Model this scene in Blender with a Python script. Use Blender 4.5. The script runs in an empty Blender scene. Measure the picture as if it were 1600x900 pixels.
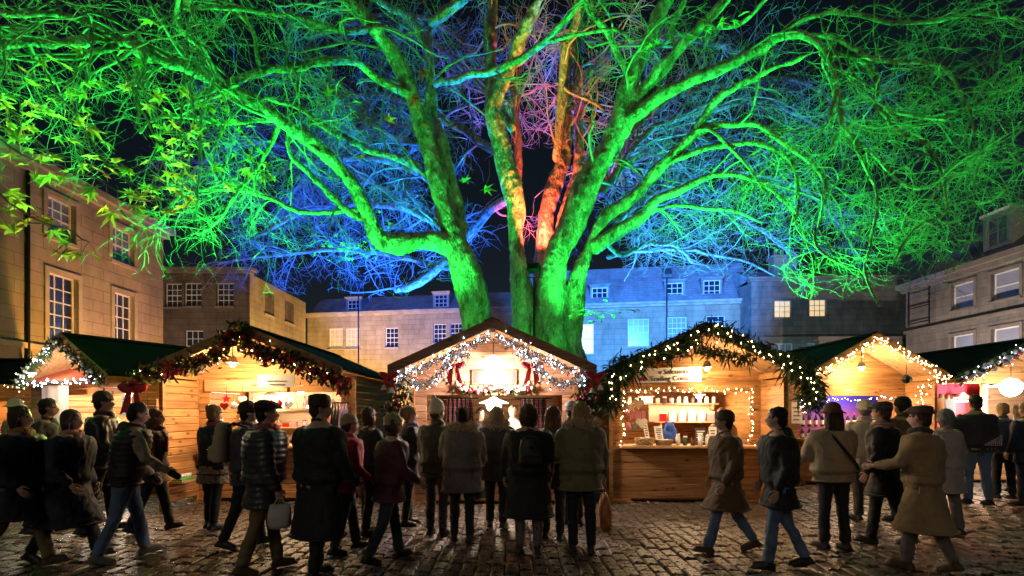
import bpy, bmesh, math, random
import numpy as np
from mathutils import Vector, Matrix, noise

R = math.radians
scene = bpy.context.scene
C = scene.collection
random.seed(7)
rng = np.random.default_rng(7)

# ------------------------------------------------------------------ camera
CAM_H, FPX, HOR = 1.58, 800.0, 643.0          # eye height, focal length and horizon row (1600 px frame)
cam = bpy.data.cameras.new('camera')
cam.lens, cam.sensor_width = 18.0, 36.0
cam.shift_y = (HOR - 450.0) / 1600.0
cam.clip_end = 500.0
cam.clip_start = 0.05
cam_o = bpy.data.objects.new('camera', cam)
C.objects.link(cam_o)
cam_o.location = (0, 0, CAM_H)
cam_o.rotation_euler = (R(90), 0, 0)
scene.camera = cam_o

# ------------------------------------------------------------------ night sky, exposure
world = bpy.data.worlds.new('World')
scene.world = world
world.use_nodes = True
wn = world.node_tree
bg = wn.nodes['Background']
sky = wn.nodes.new('ShaderNodeTexSky')
sky.sky_type = 'NISHITA'
sky.sun_disc = False
sky.sun_elevation = R(24)
sky.sun_rotation = R(200)
wn.links.new(sky.outputs[0], bg.inputs[0])
bg.inputs[1].default_value = 0.0030
# one dim, soft, slightly warm sun lamp: fill added from behind the camera for people's backs
fill_sun = bpy.data.lights.new('sun', 'SUN')
fill_sun.energy = 0.20
fill_sun.angle = R(25)
fill_sun.color = (1.0, 0.86, 0.70)
fill_sun_o = bpy.data.objects.new('sun', fill_sun)
C.objects.link(fill_sun_o)
fill_sun_o.rotation_euler = (R(90 - 24), 0, R(-20))
scene.view_settings.view_transform = 'Standard'
scene.view_settings.look = 'None'
scene.view_settings.exposure = 0.0
scene.view_settings.gamma = 1.0
scene.view_settings.use_curve_mapping = False
scene.cycles.use_denoising = True
scene.cycles.max_bounces = 5
scene.cycles.diffuse_bounces = 3
scene.cycles.glossy_bounces = 2
scene.cycles.transmission_bounces = 3
scene.cycles.transparent_max_bounces = 6
scene.cycles.sample_clamp_indirect = 4.0
scene.cycles.caustics_reflective = False
scene.cycles.caustics_refractive = False


def P(px, py, Y):
    """photo pixel + distance -> world point"""
    return Vector(((px - 800.0) * Y / FPX, Y, CAM_H + (HOR - py) * Y / FPX))


# ------------------------------------------------------------------ materials
MATS = {}


def nt(m):
    return m.node_tree.nodes, m.node_tree.links


def mat(name, col, rough=0.7, metal=0.0, var=0.0, vscale=8.0, bump=0.0, bscale=40.0, spec=0.4, emit=None, estr=0.0,
        sheen=0.0, stretch=(1, 1, 1), randtint=0.0, trans=0.0, rvar=0.0):
    if name in MATS:
        return MATS[name]
    m = bpy.data.materials.new(name)
    m.use_nodes = True
    n, l = nt(m)
    b = n['Principled BSDF']
    b.inputs['Base Color'].default_value = (*col, 1)
    b.inputs['Roughness'].default_value = rough
    b.inputs['Metallic'].default_value = metal
    b.inputs['Specular IOR Level'].default_value = spec
    if sheen:
        b.inputs['Sheen Weight'].default_value = sheen
    if trans:
        b.inputs['Transmission Weight'].default_value = trans
    if emit:
        b.inputs['Emission Color'].default_value = (*emit, 1)
        b.inputs['Emission Strength'].default_value = estr
    if var or bump or randtint or rvar:
        tc = n.new('ShaderNodeTexCoord')
        mp = n.new('ShaderNodeMapping')
        mp.inputs['Scale'].default_value = stretch
        l.new(tc.outputs['Object'], mp.inputs[0])
        colsock = None
        if var:
            t = n.new('ShaderNodeTexNoise')
            t.inputs['Scale'].default_value = vscale
            t.inputs['Detail'].default_value = 5
            l.new(mp.outputs[0], t.inputs['Vector'])
            rp = n.new('ShaderNodeMapRange')
            rp.inputs['From Min'].default_value = 0.3
            rp.inputs['From Max'].default_value = 0.7
            rp.inputs['To Min'].default_value = 1 - var
            rp.inputs['To Max'].default_value = 1 + var * 0.7
            l.new(t.outputs[0], rp.inputs[0])
            mx = n.new('ShaderNodeVectorMath')
            mx.operation = 'SCALE'
            mx.inputs[0].default_value = col
            l.new(rp.outputs[0], mx.inputs['Scale'])
            colsock = mx.outputs[0]
            if rvar:
                rr = n.new('ShaderNodeMapRange')
                rr.inputs['From Min'].default_value = 0.35
                rr.inputs['From Max'].default_value = 0.65
                rr.inputs['To Min'].default_value = max(0.05, rough - rvar)
                rr.inputs['To Max'].default_value = min(1, rough + rvar)
                l.new(t.outputs[0], rr.inputs[0])
                l.new(rr.outputs[0], b.inputs['Roughness'])
        if randtint:
            oi = n.new('ShaderNodeObjectInfo')
            r2 = n.new('ShaderNodeMapRange')
            r2.inputs['To Min'].default_value = 1 - randtint
            r2.inputs['To Max'].default_value = 1 + randtint
            l.new(oi.outputs['Random'], r2.inputs[0])
            m2 = n.new('ShaderNodeVectorMath')
            m2.operation = 'SCALE'
            m2.inputs[0].default_value = col
            if colsock:
                l.new(colsock, m2.inputs[0])
            l.new(r2.outputs[0], m2.inputs['Scale'])
            colsock = m2.outputs[0]
        if colsock:
            l.new(colsock, b.inputs['Base Color'])
        if bump:
            t2 = n.new('ShaderNodeTexNoise')
            t2.inputs['Scale'].default_value = bscale
            t2.inputs['Detail'].default_value = 4
            l.new(mp.outputs[0], t2.inputs['Vector'])
            bp = n.new('ShaderNodeBump')
            bp.inputs['Strength'].default_value = bump
            bp.inputs['Distance'].default_value = 0.02
            l.new(t2.outputs[0], bp.inputs['Height'])
            l.new(bp.outputs[0], b.inputs['Normal'])
    MATS[name] = m
    return m


def wood_mat(name, col, dark, rough=0.55):
    """pine board: long grain along local X, knots, tint differing per board"""
    m = bpy.data.materials.new(name)
    m.use_nodes = True
    n, l = nt(m)
    b = n['Principled BSDF']
    b.inputs['Roughness'].default_value = rough
    b.inputs['Specular IOR Level'].default_value = 0.35
    tc = n.new('ShaderNodeTexCoord')
    oi = n.new('ShaderNodeObjectInfo')
    add = n.new('ShaderNodeVectorMath')
    add.operation = 'MULTIPLY_ADD'
    add.inputs[1].default_value = (1, 1, 1)
    sc = n.new('ShaderNodeVectorMath')
    sc.operation = 'SCALE'
    sc.inputs[0].default_value = (37, 11, 23)
    l.new(oi.outputs['Random'], sc.inputs['Scale'])
    l.new(tc.outputs['Object'], add.inputs[0])
    l.new(sc.outputs[0], add.inputs[2])
    mp = n.new('ShaderNodeMapping')
    mp.inputs['Scale'].default_value = (1.1, 16, 16)
    l.new(add.outputs[0], mp.inputs[0])
    t = n.new('ShaderNodeTexNoise')
    t.inputs['Scale'].default_value = 1.6
    t.inputs['Detail'].default_value = 6
    t.inputs['Distortion'].default_value = 0.6
    l.new(mp.outputs[0], t.inputs['Vector'])
    v = n.new('ShaderNodeTexVoronoi')
    v.inputs['Scale'].default_value = 1.0
    mp2 = n.new('ShaderNodeMapping')
    mp2.inputs['Scale'].default_value = (3.2, 7, 7)
    l.new(add.outputs[0], mp2.inputs[0])
    l.new(mp2.outputs[0], v.inputs['Vector'])
    kn = n.new('ShaderNodeMapRange')
    kn.inputs['From Min'].default_value = 0.08
    kn.inputs['From Max'].default_value = 0.22
    l.new(v.outputs['Distance'], kn.inputs[0])
    rp = n.new('ShaderNodeValToRGB')
    rp.color_ramp.elements[0].position = 0.32
    rp.color_ramp.elements[0].color = (*dark, 1)
    rp.color_ramp.elements[1].position = 0.62
    rp.color_ramp.elements[1].color = (*col, 1)
    l.new(t.outputs[0], rp.inputs[0])
    mk = n.new('ShaderNodeMix')
    mk.data_type = 'RGBA'
    l.new(kn.outputs[0], mk.inputs['Factor'])
    mk.inputs['A'].default_value = (dark[0] * 0.55, dark[1] * 0.5, dark[2] * 0.45, 1)
    l.new(rp.outputs[0], mk.inputs['B'])
    tint = n.new('ShaderNodeMapRange')
    tint.inputs['To Min'].default_value = 0.72
    tint.inputs['To Max'].default_value = 1.18
    l.new(oi.outputs['Random'], tint.inputs[0])
    ms = n.new('ShaderNodeVectorMath')
    ms.operation = 'SCALE'
    l.new(mk.outputs['Result'], ms.inputs[0])
    l.new(tint.outputs[0], ms.inputs['Scale'])
    l.new(ms.outputs[0], b.inputs['Base Color'])
    bp = n.new('ShaderNodeBump')
    bp.inputs['Strength'].default_value = 0.25
    bp.inputs['Distance'].default_value = 0.01
    l.new(t.outputs[0], bp.inputs['Height'])
    l.new(bp.outputs[0], b.inputs['Normal'])
    MATS[name] = m
    return m


def stone_mat(name, col, col2, bw=0.9, bh=0.38, stain=0.35):
    """ashlar: faint joints, soot and water stains"""
    m = bpy.data.materials.new(name)
    m.use_nodes = True
    n, l = nt(m)
    b = n['Principled BSDF']
    b.inputs['Roughness'].default_value = 0.9
    b.inputs['Specular IOR Level'].default_value = 0.2
    tc = n.new('ShaderNodeTexCoord')
    sx = n.new('ShaderNodeSeparateXYZ')
    l.new(tc.outputs['Object'], sx.inputs[0])
    ax = n.new('ShaderNodeMath')
    ax.operation = 'ADD'
    l.new(sx.outputs[0], ax.inputs[0])
    l.new(sx.outputs[1], ax.inputs[1])
    cx = n.new('ShaderNodeCombineXYZ')
    l.new(ax.outputs[0], cx.inputs[0])
    l.new(sx.outputs[2], cx.inputs[1])
    br = n.new('ShaderNodeTexBrick')
    br.inputs['Scale'].default_value = 1.0
    br.inputs['Brick Width'].default_value = bw
    br.inputs['Row Height'].default_value = bh
    br.inputs['Mortar Size'].default_value = 0.012
    br.inputs['Mortar Smooth'].default_value = 0.4
    br.inputs['Color1'].default_value = (*col, 1)
    br.inputs['Color2'].default_value = (*col2, 1)
    br.inputs['Mortar'].default_value = (col[0] * 0.55, col[1] * 0.55, col[2] * 0.55, 1)
    l.new(cx.outputs[0], br.inputs['Vector'])
    ns = n.new('ShaderNodeTexNoise')
    ns.inputs['Scale'].default_value = 0.9
    ns.inputs['Detail'].default_value = 8
    ns.inputs['Roughness'].default_value = 0.65
    mp = n.new('ShaderNodeMapping')
    mp.inputs['Scale'].default_value = (1.2, 1.2, 0.5)
    l.new(tc.outputs['Object'], mp.inputs[0])
    l.new(mp.outputs[0], ns.inputs['Vector'])
    rg = n.new('ShaderNodeMapRange')
    rg.inputs['From Min'].default_value = 0.32
    rg.inputs['From Max'].default_value = 0.62
    rg.inputs['To Min'].default_value = 1 - stain
    rg.inputs['To Max'].default_value = 1.1
    l.new(ns.outputs[0], rg.inputs[0])
    ms = n.new('ShaderNodeVectorMath')
    ms.operation = 'SCALE'
    l.new(br.outputs['Color'], ms.inputs[0])
    l.new(rg.outputs[0], ms.inputs['Scale'])
    l.new(ms.outputs[0], b.inputs['Base Color'])
    bp = n.new('ShaderNodeBump')
    bp.inputs['Strength'].default_value = 0.5
    bp.inputs['Distance'].default_value = 0.03
    mixh = n.new('ShaderNodeMath')
    mixh.operation = 'SUBTRACT'
    l.new(ns.outputs[0], mixh.inputs[0])
    l.new(br.outputs['Fac'], mixh.inputs[1])
    l.new(mixh.outputs[0], bp.inputs['Height'])
    l.new(bp.outputs[0], b.inputs['Normal'])
    MATS[name] = m
    return m


PINE = wood_mat('pine_boards', (0.52, 0.27, 0.10), (0.30, 0.135, 0.045))
PINE_DARK = wood_mat('stained_boards', (0.20, 0.105, 0.05), (0.10, 0.05, 0.024))
PINE_PALE = wood_mat('pale_boards', (0.62, 0.40, 0.21), (0.42, 0.23, 0.10))
FELT = mat('roof_felt', (0.014, 0.013, 0.009), 0.95, spec=0.1, var=0.4, vscale=3, bump=0.6, bscale=60)
STONE = stone_mat('bath_stone', (0.40, 0.32, 0.20), (0.34, 0.27, 0.17))
STONE_D = stone_mat('dark_stone', (0.17, 0.135, 0.105), (0.14, 0.11, 0.088), stain=0.5)  # darker tone than the bath stone
STONE_G = stone_mat('grey_stone', (0.25, 0.215, 0.18), (0.20, 0.175, 0.15), stain=0.5)
SLATE = stone_mat('slate_roof', (0.30, 0.30, 0.31), (0.24, 0.24, 0.25), bw=0.35, bh=0.22)
TRIM = mat('stone_trim', (0.42, 0.35, 0.24), 0.85, var=0.25, vscale=2)
TRIM_D = mat('dark_trim', (0.22, 0.18, 0.15), 0.85, var=0.25, vscale=2)  # darker tone than the stone trim
WHITE = mat('white_paint', (0.72, 0.71, 0.68), 0.5, var=0.1, vscale=4)
GLASS = mat('window_glass', (0.025, 0.03, 0.045), 0.08, spec=0.8, var=0.3, vscale=1.5)
BLIND = mat('window_blind', (0.30, 0.30, 0.36), 0.25, spec=0.8, var=0.15, vscale=1.2)
LITWIN = mat('lit_window', (0.6, 0.45, 0.25), 0.4, emit=(1.0, 0.72, 0.38), estr=0.85, var=0.2)
LITDIM = mat('dim_lit_window', (0.4, 0.33, 0.22), 0.4, emit=(1.0, 0.68, 0.36), estr=0.30, var=0.2)
IRON = mat('black_iron', (0.02, 0.02, 0.02), 0.5, metal=0.6)
CABLE = mat('cable', (0.02, 0.025, 0.02), 0.6)
BULB_W = mat('warm_bulb', (1, 0.8, 0.5), 0.4, emit=(1.0, 0.66, 0.28), estr=40)
BULB_C = mat('cool_bulb', (0.8, 0.9, 1), 0.4, emit=(0.62, 0.80, 1.0), estr=36)
LAMP_W = mat('lamp_glow', (1, 0.9, 0.8), 0.4, emit=(1.0, 0.80, 0.55), estr=26)
LAMP_C = mat('lamp_glow_cool', (1, 1, 1), 0.4, emit=(1.0, 0.93, 0.85), estr=70)
SIGNW = mat('sign_white', (0.80, 0.79, 0.76), 0.5, var=0.06)
INK = mat('dark_ink', (0.05, 0.035, 0.04), 0.6)
RED = mat('red_cloth', (0.50, 0.02, 0.03), 0.6, var=0.2, vscale=6, bump=0.3)
REDB = mat('red_bauble', (0.45, 0.012, 0.02), 0.18, spec=0.6)
GOLDB = mat('gold_bauble', (0.70, 0.42, 0.10), 0.22, metal=0.8)
SILVER = mat('silver_tinsel', (0.72, 0.74, 0.80), 0.25, metal=0.75)
FIR = mat('fir_needles', (0.035, 0.075, 0.022), 0.7, var=0.5, vscale=9)
FIR_B = mat('brown_foliage', (0.16, 0.10, 0.035), 0.7, var=0.5, vscale=12)
CREAM = mat('cream_ceramic', (0.75, 0.68, 0.55), 0.4)
WHITEC = mat('white_ceramic', (0.80, 0.80, 0.80), 0.35)
WICKER = mat('wicker', (0.38, 0.25, 0.11), 0.8, var=0.4, vscale=40, bump=0.8, bscale=80)
BOTTLE = mat('dark_bottle', (0.012, 0.016, 0.012), 0.1, spec=0.8)
PAPER = mat('paper_label', (0.75, 0.72, 0.62), 0.7)
SETT = mat('stone_sett', (0.070, 0.056, 0.046), 0.36, var=0.45, vscale=14, bump=0.5, bscale=55, randtint=0.45, rvar=0.16, spec=0.55)
MORTAR = mat('ground_joint', (0.028, 0.022, 0.018), 0.8, var=0.4, vscale=10, bump=0.8, bscale=50)


# ------------------------------------------------------------------ mesh helpers
def new_mesh(name, verts, faces):
    me = bpy.data.meshes.new(name)
    if isinstance(verts, np.ndarray) and isinstance(faces, np.ndarray):
        k = faces.shape[1]
        me.vertices.add(len(verts))
        me.vertices.foreach_set('co', verts.astype(np.float32).ravel())
        me.loops.add(faces.size)
        me.loops.foreach_set('vertex_index', faces.astype(np.int32).ravel())
        me.polygons.add(len(faces))
        me.polygons.foreach_set('loop_start', np.arange(0, faces.size, k, dtype=np.int32))
        me.update(calc_edges=True)
        me.validate()
    else:
        me.from_pydata([tuple(v) for v in verts], [], faces)
        me.update()
    return me


def link(name, me, m=None, parent=None, loc=None, rot=None, smooth=False, scale=None):
    if m is not None and len(me.materials) == 0:
        me.materials.append(m)
    if smooth and len(me.polygons):
        me.polygons.foreach_set('use_smooth', np.ones(len(me.polygons), dtype=bool))
    o = bpy.data.objects.new(name, me)
    C.objects.link(o)
    if parent is not None:
        o.parent = parent
    if loc is not None:
        o.location = loc
    if rot is not None:
        o.rotation_euler = rot
    if scale is not None:
        o.scale = scale
    return o


class MB:
    def __init__(s):
        s.v, s.f = [], []

    def add(s, vf):
        v, f = vf
        k = len(s.v)
        s.v += [tuple(a) for a in v]
        s.f += [tuple(i + k for i in q) for q in f]
        return s

    def build(s, name, m, parent=None, smooth=False, loc=None, rot=None):
        return link(name, new_mesh(name, s.v, s.f), m, parent, loc, rot, smooth)


def box(x0, x1, y0, y1, z0, z1):
    v = [(x0, y0, z0), (x1, y0, z0), (x1, y1, z0), (x0, y1, z0), (x0, y0, z1), (x1, y0, z1), (x1, y1, z1), (x0, y1, z1)]
    return v, [(0, 3, 2, 1), (4, 5, 6, 7), (0, 1, 5, 4), (1, 2, 6, 5), (2, 3, 7, 6), (3, 0, 4, 7)]


def prism(poly, y0, y1):
    """polygon in XZ, extruded along Y"""
    n = len(poly)
    v = [(x, y0, z) for x, z in poly] + [(x, y1, z) for x, z in poly]
    f = [tuple(range(n)), tuple(range(2 * n - 1, n - 1, -1))]
    for i in range(n):
        j = (i + 1) % n
        f.append((i, i + n, j + n, j))
    return v, f


def xform(vf, M):
    return [M @ Vector(a) for a in vf[0]], vf[1]


def lathe(prof, n=12):
    """profile [(r, z)] round Z, closed at the ends"""
    v, f = [], []
    for r, z in prof:
        for k in range(n):
            a = 2 * math.pi * k / n
            v.append((r * math.cos(a), r * math.sin(a), z))
    for i in range(len(prof) - 1):
        for k in range(n):
            k2 = (k + 1) % n
            f.append((i * n + k, i * n + k2, (i + 1) * n + k2, (i + 1) * n + k))
    f.append(tuple(range(n - 1, -1, -1)))
    m = (len(prof) - 1) * n
    f.append(tuple(range(m, m + n)))
    return v, f


def ellipsoid(c, rx, ry, rz, nu=10, nv=7, M=None):
    v, f = [], []
    c = Vector(c)
    pts = [(0, 0, -rz)]
    for i in range(1, nv):
        t = -math.pi / 2 + math.pi * i / nv
        for k in range(nu):
            a = 2 * math.pi * k / nu
            pts.append((rx * math.cos(t) * math.cos(a), ry * math.cos(t) * math.sin(a), rz * math.sin(t)))
    pts.append((0, 0, rz))
    for p in pts:
        p = Vector(p)
        if M is not None:
            p = M @ p
        v.append(c + p)
    for k in range(nu):
        f.append((0, 1 + (k + 1) % nu, 1 + k))
    for i in range(nv - 2):
        for k in range(nu):
            k2 = (k + 1) % nu
            f.append((1 + i * nu + k, 1 + i * nu + k2, 1 + (i + 1) * nu + k2, 1 + (i + 1) * nu + k))
    m = 1 + (nv - 2) * nu
    for k in range(nu):
        f.append((m + k, m + (k + 1) % nu, len(pts) - 1))
    return v, f


def tube(pts, rad, n=8, cap=True, flat=1.0):
    """closed tube through points; rad scalar or list; rounded ends when cap"""
    pts = [Vector(p) for p in pts]
    if not hasattr(rad, '__len__'):
        rad = [rad] * len(pts)
    rad = list(rad)
    if cap:
        d0 = (pts[0] - pts[1]).normalized()
        d1 = (pts[-1] - pts[-2]).normalized()
        pts = [pts[0] + d0 * rad[0] * 0.6] + pts + [pts[-1] + d1 * rad[-1] * 0.6]
        rad = [rad[0] * 0.55] + rad + [rad[-1] * 0.55]
    v, f = [], []
    ref = None
    for i, p in enumerate(pts):
        t = (pts[min(i + 1, len(pts) - 1)] - pts[max(i - 1, 0)])
        if t.length < 1e-9:
            t = Vector((0, 0, 1))
        t.normalize()
        if ref is None:
            ref = Vector((0, 0, 1)) if abs(t.z) < 0.9 else Vector((1, 0, 0))
        u = (ref - t * ref.dot(t))
        if u.length < 1e-6:
            u = t.orthogonal()
        u.normalize()
        ref = u
        w = t.cross(u)
        for k in range(n):
            a = 2 * math.pi * k / n
            v.append(p + (u * math.cos(a) + w * math.sin(a) * flat) * rad[i])
    for i in range(len(pts) - 1):
        for k in range(n):
            k2 = (k + 1) % n
            f.append((i * n + k, i * n + k2, (i + 1) * n + k2, (i + 1) * n + k))
    f.append(tuple(range(n - 1, -1, -1)))
    m = (len(pts) - 1) * n
    f.append(tuple(range(m, m + n)))
    return v, f


def loft(rings, n=14):
    """rings: (cx, cy, cz, rx, ry) stacked along Z"""
    v, f = [], []
    for cx, cy, cz, rx, ry in rings:
        for k in range(n):
            a = 2 * math.pi * k / n
            v.append((cx + rx * math.cos(a), cy + ry * math.sin(a), cz))
    for i in range(len(rings) - 1):
        for k in range(n):
            k2 = (k + 1) % n
            f.append((i * n + k, i * n + k2, (i + 1) * n + k2, (i + 1) * n + k))
    f.append(tuple(range(n - 1, -1, -1)))
    m = (len(rings) - 1) * n
    f.append(tuple(range(m, m + n)))
    return v, f


TMP = bpy.data.scenes.new('tmp_fuse')


def fuse(parts, voxel, smooth=3, disp=None):
    """overlapping closed shells -> one continuous surface"""
    mb = MB()
    for p in parts:
        mb.add(p)
    me = new_mesh('f', mb.v, mb.f)
    o = bpy.data.objects.new('f', me)
    TMP.collection.objects.link(o)
    md = o.modifiers.new('r', 'REMESH')
    md.mode = 'VOXEL'
    md.voxel_size = voxel
    if smooth:
        s = o.modifiers.new('s', 'SMOOTH')
        s.iterations = smooth
        s.factor = 0.5
    vl = TMP.view_layers[0]
    vl.update()
    dg = vl.depsgraph
    out = bpy.data.meshes.new_from_object(o.evaluated_get(dg))
    bpy.data.objects.remove(o)
    bpy.data.meshes.remove(me)
    if disp:
        n = len(out.vertices)
        co = np.empty(n * 3, dtype=np.float32)
        out.vertices.foreach_get('co', co)
        no = np.empty(n * 3, dtype=np.float32)
        out.vertex_normals.foreach_get('vector', no)
        co = co.reshape(-1, 3)
        no = no.reshape(-1, 3)
        d = np.array([disp(Vector(c)) for c in co], dtype=np.float32)
        co = co + no * d[:, None]
        out.vertices.foreach_set('co', co.ravel())
        out.update()
    return out


def tag(o, label=None, cat=None, group=None, kind=None):
    if label:
        o['label'] = label
    if cat:
        o['category'] = cat
    if group:
        o['group'] = group
    if kind:
        o['kind'] = kind
    return o


def thing(name, label, cat, loc=(0, 0, 0), rz=0.0, group=None):
    o = bpy.data.objects.new(name, None)
    o.empty_display_size = 0.2
    C.objects.link(o)
    o.location = loc
    o.rotation_euler = (0, 0, rz)
    return tag(o, label, cat, group)


def lamp(name, kind, power, col, loc, parent=None, size=0.1, target=None, cone=None, blend=0.5):
    d = bpy.data.lights.new(name, kind)
    d.energy = power
    d.color = col
    if kind in ('POINT', 'SPOT'):
        d.shadow_soft_size = size
    if kind == 'SPOT':
        d.spot_size = R(cone)
        d.spot_blend = blend
    if kind == 'AREA':
        d.size = size
    o = bpy.data.objects.new(name, d)
    C.objects.link(o)
    o.location = loc
    if parent is not None:
        o.parent = parent
    if target is not None:
        dv = Vector(target) - Vector(loc)
        o.rotation_euler = dv.to_track_quat('-Z', 'Y').to_euler()
    return o


ORD = ['first', 'second', 'third', 'fourth', 'fifth', 'sixth', 'seventh', 'eighth', 'ninth', 'tenth', 'eleventh', 'twelfth',
       'thirteenth', 'fourteenth', 'fifteenth', 'sixteenth']

# ------------------------------------------------------------------ ground and paving
g = link('ground', new_mesh('ground', *box(-90, 90, -60, 120, -0.6, -0.03)), MORTAR)
tag(g, kind='structure')


def sett_mesh(i):
    r = random.Random(i)
    lx, ly, h = 0.068, 0.118, 0.05
    c = 0.016
    j = lambda a: a + r.uniform(-0.005, 0.005)
    low = [(j(-lx), j(-ly)), (j(lx), j(-ly)), (j(lx), j(ly)), (j(-lx), j(ly))]
    v = [(x, y, -h) for x, y in low] + [(x, y, -0.012) for x, y in low]
    for x, y in low:
        v.append((x - math.copysign(c, x), y - math.copysign(c, y), r.uniform(-0.003, 0.003)))
    v.append((0, 0, 0.004))
    f = []
    for k in range(4):
        k2 = (k + 1) % 4
        f += [(k, k2, k2 + 4, k + 4), (k + 4, k2 + 4, k2 + 8, k + 8), (k + 8, k2 + 8, 12)]
    return v, f


SM = [sett_mesh(i) for i in range(6)]
SMESH = []
for v, f in SM:
    me = new_mesh('sett', v, f)
    me.materials.append(SETT)
    SMESH.append(me)
setts = []
px_w, py_l = 0.148, 0.25
for i in range(-112, 113):
    off = random.uniform(0, py_l)
    yy = 2.9
    while yy < 12.4:
        X = i * px_w + random.uniform(-0.006, 0.006)
        Y = yy + off
        if abs(X) < Y * 1.15 + 2.0:
            setts.append((X, Y, -0.004 + random.uniform(-0.012, 0.009), random.uniform(-0.022, 0.022), random.uniform(-0.025, 0.025), random.uniform(-0.03, 0.03), random.randrange(6)))
        yy += py_l
vis = [s for s in setts if abs(s[0]) < s[1] and s[1] > 4.92]
vis.sort(key=lambda s: s[1])
near = set(id(s) for s in vis[:300])
mb = MB()
for s in setts:
    M = Matrix.Translation((s[0], s[1], s[2])) @ Matrix.Rotation(s[5], 4, 'Z') @ Matrix.Rotation(s[3], 4, 'X') @ Matrix.Rotation(s[4], 4, 'Y')
    if id(s) in near:
        link('sett', SMESH[s[6]], None, g, (s[0], s[1], s[2]), (s[3], s[4], s[5]))
    else:
        mb.add(xform(SM[s[6]], M))
so = mb.build('paving_setts', SETT, g)
tag(so, kind='stuff')

# fallen leaves and litter on the setts
LEAFLITTER = mat('fallen_leaf', (0.34, 0.22, 0.08), 0.6, var=0.5, vscale=3)
mb = MB()
for i in range(460):
    Y = random.uniform(4.8, 9.5)
    X = random.uniform(-1.05, 1.05) * Y
    s = random.uniform(0.025, 0.065)
    a = random.uniform(0, 6.28)
    pts = []
    for k in range(9):
        rr = s * (1.0 if k % 2 == 0 else 0.55) * random.uniform(0.8, 1.15)
        pts.append((X + rr * math.cos(a + k * 0.698), Y + rr * math.sin(a + k * 0.698), 0.012 + random.uniform(0, 0.018)))
    mb.add((pts + [(X, Y, 0.012)], [(9, k, (k + 1) % 9) for k in range(9)]))
tag(mb.build('fallen_leaves', LEAFLITTER), 'small dry brown leaves scattered over the stone setts', 'leaves', kind='stuff')


# ------------------------------------------------------------------ buildings
def facade_wall(W, H, wins, depth=0.2, x0=0.0):
    """wall sheet with real openings and reveals; local x along, z up, outside is -y"""
    xs = sorted({x0, W} | {w[0] for w in wins} | {w[1] for w in wins})
    zs = sorted({0.0, H} | {w[2] for w in wins} | {w[3] for w in wins})
    mb = MB()
    for a, b in zip(xs, xs[1:]):
        for c, d in zip(zs, zs[1:]):
            mx, mz = (a + b) / 2, (c + d) / 2
            if any(w[0] < mx < w[1] and w[2] < mz < w[3] for w in wins):
                continue
            mb.add(([(a, 0, c), (b, 0, c), (b, 0, d), (a, 0, d)], [(0, 1, 2, 3)]))
    for w in wins:
        a, b, c, d = w[:4]
        mb.add(([(a, 0, c), (a, 0, d), (a, depth, d), (a, depth, c)], [(0, 1, 2, 3)]))
        mb.add(([(b, 0, c), (b, depth, c), (b, depth, d), (b, 0, d)], [(0, 1, 2, 3)]))
        mb.add(([(a, 0, d), (b, 0, d), (b, depth, d), (a, depth, d)], [(0, 1, 2, 3)]))
        mb.add(([(a, 0, c), (a, depth, c), (b, depth, c), (b, 0, c)], [(0, 1, 2, 3)]))
    return mb


def window(parent, M, a, b, c, d, cols, rows, pane_m, trim_m, surround=0.0, split_panes=False, depth=0.13):
    """sash window: frame with glazing bars (thing > window > pane, sill)"""
    mb = MB()
    t = 0.055
    y0, y1 = depth, depth + 0.05
    mb.add(box(a, b, y0, y1, c, c + t)).add(box(a, b, y0, y1, d - t, d))
    mb.add(box(a, a + t, y0 - .002, y1, c + t, d - t)).add(box(b - t, b, y0 - .002, y1, c + t, d - t))
    bt = 0.018
    for k in range(1, cols):
        x = a + t + (b - a - 2 * t) * k / cols
        mb.add(box(x - bt, x + bt, y0 + 0.004, y1, c + t, d - t))
    for k in range(1, rows):
        z = c + t + (d - c - 2 * t) * k / rows
        w = bt * (1.6 if rows % 2 == 0 and k == rows // 2 else 1)
        mb.add(box(a + t, b - t, y0 + 0.007, y1, z - w, z + w))
    fr = link('window', new_mesh('window', [M @ Vector(v) for v in mb.v], mb.f), WHITE, parent)
    yg = depth + 0.03
    if split_panes:
        for i in range(cols):
            for k in range(rows):
                xa = a + t + (b - a - 2 * t) * i / cols
                xb = a + t + (b - a - 2 * t) * (i + 1) / cols
                za = c + t + (d - c - 2 * t) * k / rows
                zb = c + t + (d - c - 2 * t) * (k + 1) / rows
                jj = random.uniform(-0.006, 0.006)
                v, f = box(xa, xb, yg + jj, yg + 0.012, za, zb)
                link('pane', new_mesh('pane', [M @ Vector(q) for q in v], f), pane_m, fr)
    else:
        v, f = box(a + t * .5, b - t * .5, yg, yg + 0.012, c + t * .5, d - t * .5)
        link('pane', new_mesh('pane', [M @ Vector(q) for q in v], f), pane_m, fr)
    sl = MB().add(box(a - 0.08, b + 0.08, -0.09, depth, c - 0.11, c))
    if surround:
        s = surround
        sl.add(box(a - s, a, -0.05, 0.02, c, d + s)).add(box(b, b + s, -0.05, 0.02, c, d + s)).add(box(a, b, -0.048, 0.02, d, d + s))
    link('sill', new_mesh('sill', [M @ Vector(v) for v in sl.v], sl.f), trim_m, fr)
    return fr


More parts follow.
